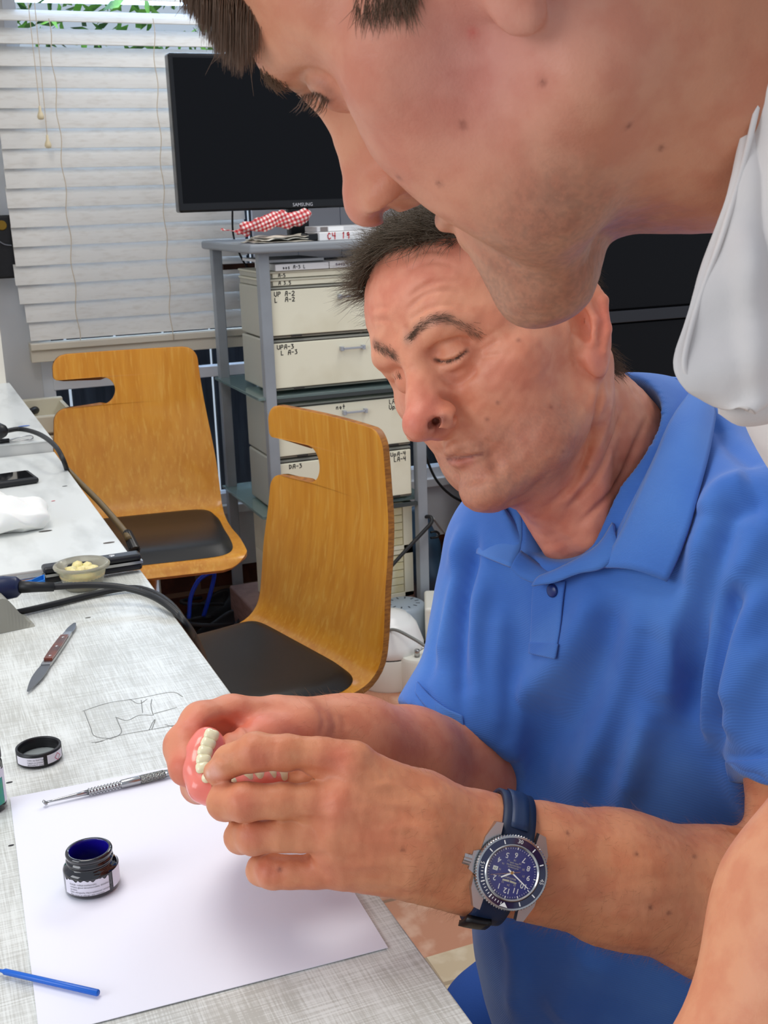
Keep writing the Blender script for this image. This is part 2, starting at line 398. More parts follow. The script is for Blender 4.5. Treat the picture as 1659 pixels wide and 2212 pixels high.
# ------------------------------------------------------------------ the room
FZ = -0.12; WY = 3.60
M_WHITE = mat('white paint', (222, 222, 224), rough=.6, noise=((205, 204, 202), 3, .45, .75))
M_BRICK = mat('brown brick', (120, 74, 52), rough=.9)
def brick_nodes(m, c1, c2, mortar, bw, rh, ms, scale=1.0, rot=(0, 0, 0), bumpd=.004, use='Object', noisec=None):
    nt = m.node_tree; b = nt.nodes['Principled BSDF']; tc = nt.nodes.new('ShaderNodeTexCoord'); mp = nt.nodes.new('ShaderNodeMapping'); mp.inputs['Rotation'].default_value = rot
    br = nt.nodes.new('ShaderNodeTexBrick'); br.inputs['Color1'].default_value = lin(c1); br.inputs['Color2'].default_value = lin(c2); br.inputs['Mortar'].default_value = lin(mortar)
    br.inputs['Scale'].default_value = scale; br.inputs['Brick Width'].default_value = bw; br.inputs['Row Height'].default_value = rh; br.inputs['Mortar Size'].default_value = ms; br.inputs['Mortar Smooth'].default_value = .2
    nt.links.new(tc.outputs[use], mp.inputs[0]); nt.links.new(mp.outputs[0], br.inputs['Vector'])
    n = nt.nodes.new('ShaderNodeTexNoise'); n.inputs['Scale'].default_value = 14; n.inputs['Detail'].default_value = 8; nt.links.new(tc.outputs[use], n.inputs['Vector'])
    r = nt.nodes.new('ShaderNodeMapRange'); r.inputs['From Min'].default_value = .48; r.inputs['From Max'].default_value = .62; nt.links.new(n.outputs['Fac'], r.inputs['Value'])
    x = nt.nodes.new('ShaderNodeMix'); x.data_type = 'RGBA'; nt.links.new(r.outputs[0], x.inputs['Factor']); nt.links.new(br.outputs['Color'], x.inputs[6]); x.inputs[7].default_value = lin(noisec or c2); 
    x2 = nt.nodes.new('ShaderNodeMix'); x2.data_type = 'RGBA'; nt.links.new(br.outputs['Fac'], x2.inputs['Factor']); nt.links.new(x.outputs[2], x2.inputs[6]); x2.inputs[7].default_value = lin(mortar)
    nt.links.new(x2.outputs[2], b.inputs['Base Color'])
    bn = nt.nodes.new('ShaderNodeBump'); bn.invert = True; bn.inputs['Distance'].default_value = bumpd; bn.inputs['Strength'].default_value = .6; nt.links.new(br.outputs['Fac'], bn.inputs['Height']); nt.links.new(bn.outputs[0], b.inputs['Normal'])
brick_nodes(M_BRICK, (112, 66, 44), (88, 50, 36), (128, 104, 84), .23, .086, .009, rot=(math.pi / 2, 0, 0), noisec=(70, 40, 30))
M_TILE = mat('terracotta tile', (196, 140, 110), rough=.45); brick_nodes(M_TILE, (196, 138, 108), (182, 122, 94), (150, 116, 94), .205, .205, .005, rot=(0, 0, math.radians(2)), bumpd=.001, noisec=(216, 172, 146))
M_CREAMT = mat('cream tile', (206, 188, 156), rough=.5); brick_nodes(M_CREAMT, (206, 186, 154), (196, 172, 138), (170, 150, 124), .205, .205, .005, rot=(0, 0, math.radians(2)), bumpd=.001, noisec=(222, 206, 178))
def structure(g, name, m): o = g.obj(name, m); o['kind'] = 'structure'; return o
g = G(); g.box((-2.4, -.8, FZ - .05), (3.4, WY + .1, FZ)); structure(g, 'floor', M_TILE)
g = G(); g.box((.0, 2.42, FZ - .01), (3.2, 2.50, FZ + .0012)); structure(g, 'trim_1', M_CREAMT)
g = G(); g.box((.26, .2, FZ - .01), (3.2, 1.66, FZ + .0012)); structure(g, 'trim_2', M_CREAMT)
X0, X1, Z0, Z1 = .385, 2.6, .26, 2.02
g = G(); g.box((-.2, WY, .04), (X0, WY + .1, 2.5)).box((X1, WY, .04), (3.2, WY + .1, 2.5)).box((X0, WY, Z1), (X1, WY + .1, 2.5)); structure(g, 'wall_back', M_WHITE)
g = G(); g.box((-.2, WY + .012, FZ), (3.2, WY + .11, .05)); structure(g, 'wall_below', M_BRICK)
g = G(); g.box((X0, WY - .012, .045), (3.2, WY + .1, Z0 - .03)).box((X0 - .02, WY - .03, Z0 - .035), (3.2, WY + .1, Z0 - .004), bev=.004); structure(g, 'trim_3', M_WHITE)
g = G(); g.box((-2.4, 3.12, FZ), (.228, 3.2, 2.5)); structure(g, 'wall_left', M_WHITE)
g = G(); g.box((.205, 3.10, FZ), (.242, 3.6, 2.5)); structure(g, 'trim_4', mat('cream paint', (226, 220, 206), rough=.5))
# window: frame, rails, glass
w = thing('window_1', None, None, (1.5, WY, Z0)); w['kind'] = 'structure'
M_FRAME = mat('white window frame', (226, 230, 238), rough=.4)
g = G(); g.box((X0, WY - .005, Z0), (X0 + .035, WY + .05, Z1)).box((X1 - .03, WY - .005, Z0), (X1, WY + .05, Z1)).box((X0, WY - .005, Z0 - .005), (X1, WY + .05, Z0 + .03)).box((X0, WY - .005, Z1 - .03), (X1, WY + .05, Z1)).box((1.45, WY, Z0), (1.49, WY + .05, Z1)); g.obj('window_frame', M_FRAME, w)
g = G(); g.box((X0 + .03, WY - .01, .672), (X1 - .03, WY + .035, .706), bev=.003); g.obj('window_rail', M_FRAME, w)
g = G(); g.box((X0 + .03, WY + .03, Z0 + .02), (X1 - .03, WY + .034, Z1 - .02)); g.obj('window_pane', mat('window glass', (235, 245, 250), rough=.02, trans=1, ior=1.05), w)
# outside: timber fence, foliage
M_FENCE = mat('weathered dark timber', (58, 60, 66), rough=.8, noise=((34, 35, 40), 8, .35, .65, (6, 6, .5)))
TF = thing('timber_fence', 'dark weathered timber fence seen through the window below the blind', 'fence', (1.5, 4.16, -.3))
for i in range(16): g = G(); x = .2 + i * .17; g.box((x, 4.15, -.3), (x + .158, 4.175, 1.36 + .012 * math.sin(i * 2.1)), bev=.002); g.obj('board', M_FENCE, TF)
M_LEAF = mat('sunlit leaves', (120, 176, 60), rough=.6, noise=((46, 84, 28), 9, .4, .6)); g = G(); rng = random.Random(4)
for i in range(2600):
    c = Vector((rng.uniform(-.4, 2.4), rng.uniform(4.7, 5.5), rng.uniform(1.45, 2.6))); a = Vector((rng.gauss(0, 1), rng.gauss(0, 1), rng.gauss(0, 1))).normalized(); b = a.orthogonal().normalized(); L = rng.uniform(.03, .055)
    g.add([c - a * L, c + b * L * .4, c + a * L, c - b * L * .4], [(0, 1, 2, 3)])
lf = g.obj('foliage', M_LEAF); tag(lf, 'green sunlit garden foliage seen through the top of the window', 'foliage', kind='stuff')
# venetian blind
BL = thing('venetian_blind', 'cream wooden venetian blind with many tilted slats, lowered over the window', 'blind', (.65, 3.52, .85))
M_SLAT = mat('cream slat', (228, 226, 222), rough=.45, noise=((216, 212, 206), 26, .50, .75, (1, 4, 4))); g = G(); rng = random.Random(2)
YB = 3.535
for i in range(24):
    zc = aty(200, 740, YB)[2] + .035 + i * .0533 + .012; left = (.315 if i > 10 else .335) + rng.uniform(-.004, .004) + max(0, 3 - i) * .006; right = 1.02 if i > 0 else 1.0
    tilt = math.radians(76 if i < 14 else (76 - (i - 13) * 14)); tilt = max(tilt, math.radians(8)); M = Matrix.Translation((0, YB, zc)) @ Matrix.Rotation(tilt, 4, 'X') @ Matrix.Translation((0, 0, 0))
    n = 6; vs = []; 
    for xx in (left, right):
        for k in range(n): t = -.0300 + .060 * k / (n - 1); vs.append(M @ Vector((xx, t, .0022 * (1 - (t / .03) ** 2))))
    for xx in (left, right):
        for k in range(n): t = -.0300 + .060 * k / (n - 1); vs.append(M @ Vector((xx, t, .0022 * (1 - (t / .03) ** 2) - .0026)))
    fs = []
    for k in range(n - 1): fs += [(k, k + 1, n + k + 1, n + k)[::-1], (2 * n + k, 2 * n + k + 1, 3 * n + k + 1, 3 * n + k)]
    fs += [(0, 2 * n, 3 * n, n)[::-1], (n - 1, 2 * n - 1, 4 * n - 1, 3 * n - 1)[::-1]]
    for e in (0, n): fs += [(e + k, e + k + 1, e + 2 * n + k + 1, e + 2 * n + k) for k in range(n - 1)]
    g.add(vs, fs)
g.obj('slats', M_SLAT, BL, smooth=False)
zb = aty(62, 757, YB)[2]; g = G(); g.box((.352, YB - .028, zb), (1.03, YB + .028, zb + .020), bev=.003).box((.352, YB - .018, zb - .035), (1.03, YB + .02, zb), bev=.002); g.obj('bottom_rail', mat('rail cream', (216, 208, 192), rough=.4), BL)
M_CORD = mat('cream cord', (206, 190, 168), rough=.8)
for px_ in ((105, 172, 700), (330, 372, 700)):
    p0, p1 = aty(px_[0], 40, YB - .032), aty(px_[1], 735, YB - .032); g = G(); pts = [p0 + (p1 - p0) * t + np.array([.0035 * math.sin(t * 40), 0, 0]) for t in np.linspace(0, 1, 60)]; g.tube(pts, .0013, 5); g.obj('ladder_cord', M_CORD, BL)
for a, b in (((60, 0), (87, 243)), ((74, 0), (103, 305))):
    p0, p1 = aty(*a, YB - .05), aty(*b, YB - .05); g = G(); g.tube([p0, p1], .0011, 5); c = g.obj('pull_cord', M_CORD, BL)
    g = G(); g.lathe([(0, .018), (.003, .016), (.004, .004), (.0085, -.006), (.0095, -.013), (.007, -.018), (0, -.019)], Matrix.Translation(Vector(p1)), 16); g.obj('tassel', mat('ivory wood', (228, 212, 176), rough=.35), c, smooth=True)
# white boarded panel behind the rack, and its dark rail
g = G()
for i in range(8): x = 1.035 + i * .142; g.box((x, 3.50, .80), (x + .140, 3.515, 2.4), bev=.001)
structure(g, 'trim_5', mat('lavender white board', (206, 208, 218), rough=.5))
g = G(); g.box((.93, 3.485, 1.005), (2.1, 3.50, 1.022), bev=.002); structure(g, 'trim_6', mat('dark wood strip', (74, 44, 32), rough=.5))
# holder hanging at the far left
hb = thing('wall_holder', 'black holder hanging on the white wall left of the blind', 'holder', (.3, 3.57, 1.0))
a = aty(0, 465, 3.56); b = aty(37, 600, 3.56)
g = G(); g.box((.22, 3.545, b[2]), (.345, 3.575, a[2]), bev=.006); g.obj('case', mat('black leather', (22, 22, 25), rough=.45, bump=(80, .3, .002)), hb)
g = G(); g.box((.20, 3.575, b[2] + .0), (.358, 3.598, a[2] - .015), bev=.003); g.obj('backplate', M_WHITE, hb)
g = G(); g.tube(bez([aty(-4, 520, 3.54), aty(10, 528, 3.54), aty(25, 530, 3.54)], 6), .0025, 6); g.obj('chain', mat('dull metal', (140, 140, 140), rough=.3, metal=1), hb)
g = G(); g.lathe([(0, .002), (.012, .002), (.014, 0)], Matrix.Translation(Vector(aty(4, 487, 3.543))) @ Matrix.Rotation(math.pi / 2, 4, 'X'), 20); g.obj('badge', mat('brass', (150, 118, 50), rough=.35, metal=1), hb)
# ------------------------------------------------------------------ rack
M_GREY = mat('grey enamel', (150, 156, 162), rough=.42, noise=((136, 141, 146), 7, .4, .7))
RK = thing('storage_rack', 'tall grey metal rack with glass shelves standing by the window', 'rack', (1.12, 3.22, FZ))
for x, y in ((.895, 2.995), (1.335, 2.995), (.885, 3.43), (1.335, 3.43)):
    g = G(); g.box((x, y, FZ), (x + .03, y + .03, 1.072), bev=.003); g.obj('post', M_GREY, RK)
g = G(); g.box((.865, 2.965, 1.070), (1.42, 3.475, 1.094), bev=.007); g.obj('top', mat('grey laminate', (142, 147, 152), rough=.5), RK)
M_GLASS = mat('green shelf glass', (190, 214, 210), rough=.08, trans=.75, ior=1.3)
for z in (.690, .352): g = G(); g.box((.875, 3.03 if z < .5 else 3.0, z - .008), (1.375, 3.46, z), bev=.001); g.obj('shelf', M_GLASS, RK)
for z in (.672, .334): g = G(); g.box((.915, 3.0, z), (1.335, 3.012, z + .010)); g.obj('shelf_rail', mat('dark metal', (60, 66, 66), rough=.5), RK)
M_BOX = mat('cream plastic', (236, 232, 208), rough=.5, noise=((214, 206, 176), 5, .5, .8)); M_BOXS = mat('grey beige plastic', (176, 174, 160), rough=.55); M_INK = mat('black marker ink', (28, 26, 26), rough=.6); M_GAP = mat('dark gap', (70, 66, 58), rough=.7)
M_HANDLE = mat('clear grey handle', (164, 168, 174), rough=.2, spec=.7)
BXL, BXR, BY, BYB = .925, 1.325, 3.015, 3.27
def storage_box(z0, z1, label, lines=(), wx=.016, wz=.012, lx=None, handle=True, clipx=(.03, .0), y=BY):
    t = thing('storage_box', label, 'storage box', ((BXL + BXR) / 2, (y + BYB) / 2, z0), 'cream drawer boxes stacked on the rack')
    g = G(); g.box((BXL - .010, y + .010, z0), (BXR + .004, BYB, z1), bev=.005); g.obj('body', M_BOXS, t)
    g = G(); g.box((BXL, y + .003, z0 + .006), (BXR, y + .011, z1 - .005), bev=.002); g.obj('drawer_surround', M_GAP, t)
    g = G(); g.box((BXL + .003, y - .002, z0 + .009), (BXR - .003, y + .010, z1 - .008), bev=.002); f = g.obj('front', M_BOX, t)
    if handle:
        xm = (BXL + BXR) / 2 + .028; zh = z1 - .034; g = G(); g.box((xm - .036, y - .016, zh - .006), (xm - .027, y, zh + .006), bev=.001).box((xm + .027, y - .016, zh - .006), (xm + .036, y, zh + .006), bev=.001).box((xm - .03, y - .016, zh - .003), (xm + .03, y - .011, zh + .003), bev=.001); g.obj('handle', M_HANDLE, t)
    for cx in (BXL + .055, BXR - .07): g = G(); g.box((cx, y - .004, z0 + .004), (cx + .03, y - .001, z0 + .009)); g.obj('catch', mat('black clip', (50, 46, 42), rough=.5), t)
    for (tx, ls) in lines: handwriting('handwriting', ls, (BXL + tx, y - .0022, z1 - wz), (1, 0, 0), (0, 0, 1), .0115, M_INK, t)
    return t
storage_box(.842, .979, 'cream box on the upper glass shelf marked UP A-2 and L A-2, uppermost box', [(.014, ['UP A-2', 'L  A-2'])])
storage_box(.700, .838, 'cream box marked UPA-3 and L A-3 at the left, resting on the upper glass shelf', [(.014, ['UPA-3', ' L A-3'])])
storage_box(.511, .660, 'cream box on the lower glass shelf marked LA-3 UPA-3 at its right corner', [(.335, ['LA-3', 'UpA-3']), (.175, ['not'])], wx=.01)
storage_box(.358, .507, 'cream box on the lower glass shelf marked UpA-4 LA-4, bottom of its stack', [(.335, ['UpA-4', ' LA-4']), (.02, [' DA-3'])])
for z0, z1, lab, tx in ((.980, 1.0, 'thin cream tray marked A 3.5 lying directly on the UP A-2 box', 'A 3.5'), (1.0005, 1.020, 'thin cream tray marked A-5 lying uppermost on the drawer boxes', 'A-5')):
    t = thing('flat_tray', lab, 'tray', (1.12, 3.1, z0), 'thin trays on the drawer boxes'); g = G(); g.box((BXL - .006, BY + .012, z0), (BXR + .02, BYB, z1 - .004), bev=.002); g.obj('tray_body', M_BOXS, t)
    g = G(); g.box((BXL - .01, BY + .004, z1 - .006), (BXR + .022, BYB, z1), bev=.002); g.obj('lid', mat('pale tray', (205, 202, 182), rough=.5), t)
    g = G(); g.box((BXL + .014, BY + .007, z0 + .002), (BXR, BY + .012, z1 - .006), bev=.001); g.obj('front', M_BOX, t); handwriting('handwriting', [tx], (BXL + .03, BY + .0062, z1 - .007), (1, 0, 0), (0, 0, 1), .0085, M_INK, t, r=.0008)
M_CARD = mat('white card', (232, 232, 232), rough=.6)
t = thing('tooth_card_box', 'slim white box marked A-3 L on top of the thin cream trays', 'box', (1.0, 3.1, 1.021)); g = G(); g.box((.945, 3.01, 1.0212), (1.095, 3.20, 1.038), bev=.001); g.obj('case', M_CARD, t); handwriting('handwriting', ['oos A-3 L'], (.965, 3.0092, 1.034), (1, 0, 0), (0, 0, 1), .0085, M_INK, t, r=.0007)
t = thing('tooth_card_box', 'slim pale box with faint violet writing, right of the box marked A-3 L', 'box', (1.18, 3.1, 1.021)); g = G(); g.box((1.098, 3.01, 1.0212), (1.27, 3.20, 1.040), bev=.001); g.obj('case', M_CARD, t); handwriting('handwriting', ['nooo9 C99'], (1.115, 3.0092, 1.036), (1, 0, 0), (0, 0, 1), .0085, mat('faded violet ink', (128, 118, 160)), t, r=.0007)
t = thing('paper_pad', 'white paper pad lying flat inside the rack just under its grey top', 'paper pad', (1.0, 3.2, 1.05)); g = G(); g.box((.93, 3.06, 1.0405), (1.10, 3.27, 1.048), bev=.001); g.obj('sheets', M_CARD, t)
# small-drawer cabinets, two in a stack
def drawer_cabinet(z0, z1, label, first):
    t = thing('drawer_cabinet', label, 'drawer cabinet', (1.13, 3.15, z0), 'cabinets of shallow drawers'); x0, x1, y = .925, 1.335, 3.045
    g = G(); g.box((x0, y + .012, z0), (x1, 3.30, z1)).box((x0, y, z0), (x0 + .02, y + .012, z1)).box((x1 - .028, y, z0), (x1, y + .012, z1)).box((x0, y, z0), (x1, y + .012, z0 + .012)).box((x0, y, z1 - .012), (x1, y + .012, z1)); g.obj('body', M_BOX, t)
    h = (z1 - z0 - .028) / 5
    for i in range(5):
        za = z0 + .013 + i * h; g = G(); g.box((x0 + .022, y + .003, za + .001), (x1 - .03, y + .012, za + h - .001), bev=.0008); d = g.obj('drawer', mat('aged cream plastic', (226, 222, 198), rough=.5, noise=((214, 200, 140), 9, .52, .75)), t)
        g = G(); xm = x1 - .175; g.box((xm - .04, y - .004, za + h * .25), (xm + .03, y + .003, za + h * .40), bev=.001).box((xm + .045, y - .001, za + h * .25), (xm + .049, y + .003, za + h * .8)); g.obj('drawer_pull', mat('worn cream', (188, 184, 164), rough=.5), d)
drawer_cabinet(.192, .335, 'cabinet of five shallow cream drawers under the lower glass shelf, upper of the two', 1)
drawer_cabinet(.045, .190, 'cabinet of five shallow cream drawers, lower of the two, behind the grey vented tub', 0)
g = G(); g.box((.86, 3.03, FZ + .002), (1.33, 3.40, .043), bev=.006); o = g.obj('stone_block', mat('pinkish stone', (150, 118, 108), rough=.7, noise=((126, 96, 88), 20, .4, .7, (1, 1, 6)))); tag(o, 'low pinkish stone block on the floor under the drawer cabinets', 'stone block')
# ---- television
TV = thing('television', 'black flat screen television on a short stand on top of the grey rack', 'television', (1.1, 3.22, 1.095)); YT = 3.20
zt, zbm = aty(362, 113, YT)[2], aty(390, 460, YT)[2]; xl = .744; xr = xl + .735
g = G(); g.box((xl, YT, zbm), (xr, YT + .045, zt), bev=.006); g.obj('bezel', mat('black gloss plastic', (14, 15, 18), rough=.22), TV)
g = G(); g.box((xl + .012, YT - .0012, zbm + .024), (xr - .012, YT + .002, zt - .012)); g.obj('screen', mat('dark screen', (4, 5, 9), rough=.22, spec=.22), TV)
v, f = text_mesh('SAMSUNG', .013, 'CENTER'); tc_ = aty(654, 442, YT - .001); g = G(); g.add([(tc_[0] + p[0], YT - .0016, tc_[2] + p[1]) for p in v], f); g.obj('lettering', mat('silver print', (200, 200, 205), rough=.4), TV)
g = G(); g.box((1.055, YT + .01, 1.10), (1.115, YT + .04, zbm + .03), bev=.006); g.obj('stand_neck', mat('black gloss plastic', (14, 15, 18), rough=.22), TV)
g = G(); g.box((.97, YT - .07, 1.0945), (1.20, YT + .12, 1.104), bev=.004); g.obj('stand_base', mat('black gloss plastic', (14, 15, 18), rough=.22), TV)
g = G(); p = [aty(502, 450, 3.478), aty(503, 500, 3.48), aty(512, 535, 3.48), aty(530, 572, 3.478), aty(556, 610, 3.476)]; g.tube(bez(p, 8), .003, 6); g.obj('power_cable', mat('black rubber', (24, 24, 25), rough=.5), TV)
# ---- things on the rack top (z = 1.094)
RT = 1.0942
def wavy_sheet(name, c, lx, ly, rot, h, mat_, parent, seed, t=.0015, curl=.004):
    rng = np.random.RandomState(seed); nu, nv = 40, 26; U, V_ = np.meshgrid(np.linspace(-.5, .5, nu), np.linspace(-.5, .5, nv), indexing='ij'); Z = h + curl * np.abs(sum(np.sin(U * rng.uniform(3, 14) + V_ * rng.uniform(-12, 12) + rng.uniform(0, 6)) for _ in range(4))) / 2
    ca, sa = math.cos(rot), math.sin(rot); X = c[0] + (U * lx) * ca - (V_ * ly) * sa; Y = c[1] + U * lx * sa + V_ * ly * ca
    o = np_obj(name, *grid_mesh(np.stack([X, Y, Z], -1)), mat_, parent); solid(o, t, 0); return o
mg = thing('newspaper', 'folded newspaper under the red checked cloth on the rack top', 'newspaper', (1.0, 3.08, RT))
M_NEWS = mat('newsprint', (206, 198, 182), rough=.8, noise=((120, 110, 120), 22, .5, .66)); 
for i in range(3): wavy_sheet('page', (1.0 + .006 * i, 3.07, 0), .215 - .02 * i, .13, .12 + .05 * i, RT + .0012 + .0055 * i, M_NEWS if i != 1 else mat('magazine white', (226, 222, 208), rough=.6), mg, i + 3, .0015, .0035)
CL = Sdf(); a = aty(525, 492, 3.05); b = aty(655, 478, 3.05); CL.chain([a + [0, .0, .004], (a * .6 + b * .4) + [0, .0, .006], (a * .3 + b * .7) + [0, .02, .008], b + [0, 0, .008]], [.011, .017, .019, .020], k=.01); CL.chain([aty(480, 497, 3.08), aty(530, 500, 3.07)], [.005, .008], k=.01)
ck = Skin(CL, (.80, 2.95, 1.07), (1.25, 3.2, 1.18), .0022); ck.V = ck.V + ck.N * (ck.noise(.0040, 110, 3) + ck.noise(.0018, 330, 4))[:, None]; ck.V[:, 2] = np.maximum(ck.V[:, 2], RT + .016)
M_CHECK = mat('red checked cotton', (190, 60, 62), rough=.85)
nt = M_CHECK.node_tree; tcn = nt.nodes.new('ShaderNodeTexCoord'); mp = nt.nodes.new('ShaderNodeMapping'); mp.inputs['Rotation'].default_value = (0, .35, .1); nt.links.new(tcn.outputs['Object'], mp.inputs[0]); last = None
for ax in ('X', 'Z'):
    wv = nt.nodes.new('ShaderNodeTexWave'); wv.bands_direction = ax; wv.inputs['Scale'].default_value = 30; nt.links.new(mp.outputs[0], wv.inputs[0]); th = nt.nodes.new('ShaderNodeMath'); th.operation = 'GREATER_THAN'; th.inputs[1].default_value = .5; nt.links.new(wv.outputs['Fac'], th.inputs[0])
    if last is None: last = th.outputs[0]
    else: ad = nt.nodes.new('ShaderNodeMath'); ad.operation = 'ADD'; nt.links.new(last, ad.inputs[0]); nt.links.new(th.outputs[0], ad.inputs[1]); ml = nt.nodes.new('ShaderNodeMath'); ml.operation = 'MULTIPLY'; ml.inputs[1].default_value = .5; nt.links.new(ad.outputs[0], ml.inputs[0])
rp = nt.nodes.new('ShaderNodeValToRGB'); rp.color_ramp.elements[0].color = lin((186, 48, 54)); rp.color_ramp.elements[1].color = lin((236, 226, 220)); e = rp.color_ramp.elements.new(.5); e.color = lin((214, 120, 120)); nt.links.new(ml.outputs[0], rp.inputs[0]); nt.links.new(rp.outputs[0], nt.nodes['Principled BSDF'].inputs['Base Color'])
o = np_obj('tea_towel', ck.V, ck.Q, M_CHECK); tag(o, 'crumpled red and white checked cloth on the newspaper below the television', 'cloth')
t = thing('video_case', 'white case with red handwriting on the rack top', 'case', (1.2, 3.03, RT)); a = aty(690, 505, 3.0)
g = G(); g.box((a[0], 3.0, RT), (a[0] + .19, 3.12, RT + .022), bev=.002); g.obj('case', M_CARD, t); handwriting('handwriting', ['C4 19'], (a[0] + .022, 2.9992, RT + .020), (1, 0, 0), (0, 0, 1), .016, mat('red ink', (206, 48, 56)), t, r=.0012)
t = thing('video_case', 'grey and white case on top of the case with red handwriting', 'case', (1.2, 3.06, RT + .022)); g = G(); g.box((a[0] + .004, 3.03, RT + .0225), (a[0] + .20, 3.13, RT + .036), bev=.002); g.obj('case', mat('grey card', (196, 196, 198), rough=.5), t); g = G(); g.box((a[0] + .014, 3.0285, RT + .0235), (a[0] + .034, 3.03, RT + .035)); g.obj('sticker', mat('dark grey label', (116, 108, 106)), t); g = G(); g.box((a[0] + .036, 3.0285, RT + .0235), (a[0] + .08, 3.03, RT + .035)); g.obj('sticker', M_CARD, t)
g = G(); a = aty(662, 508, 3.01); g.box((a[0], 3.01, RT), (a[0] + .032, 3.06, RT + .021), bev=.004); o = g.obj('adapter', mat('black gloss plastic', (14, 15, 18), rough=.22)); tag(o, 'small black adapter block between the newspaper and the white case', 'adapter')
# ---- cream drawer unit beyond the bench
DU = thing('drawer_unit', 'cream drawer unit standing between the bench end and the wooden chair', 'drawer unit', (.42, 3.3, FZ)); M_CREAM = mat('cream enamel', (222, 216, 196), rough=.45)
g = G(); g.box((.262, 3.31, FZ), (.425, 3.56, .600), bev=.004); g.obj('body', M_WHITE, DU)
g = G(); g.box((.262, 3.29, .600), (.43, 3.315, .648), bev=.004).box((.262, 3.535, .600), (.43, 3.56, .660), bev=.004).box((.262, 3.30, .598), (.43, 3.56, .606)).box((.262, 3.30, .600), (.272, 3.56, .65)).box((.42, 3.30, .600), (.43, 3.56, .65)); g.obj('tray', M_CREAM, DU)
for z in (.42, .52): g = G(); g.box((.268, 3.295, z), (.42, 3.312, z + .072), bev=.004); g.obj('drawer', M_CREAM, DU)
t = thing('tool_handle', 'black handled tool lying in the tray of the cream drawer unit', 'tool', (.3, 3.3, .63)); p0, p1 = atz(90, 880, .625), atz(66, 890, .63); g = G(); d_ = nrm(p0 - p1); g.tube([p0, p0 - d_ * .02, p0 - d_ * .05, p1 - d_ * .02], [.006, .011, .012, .009], 14); g.obj('grip', mat('black plastic', (26, 26, 28), rough=.4), t, smooth=True)
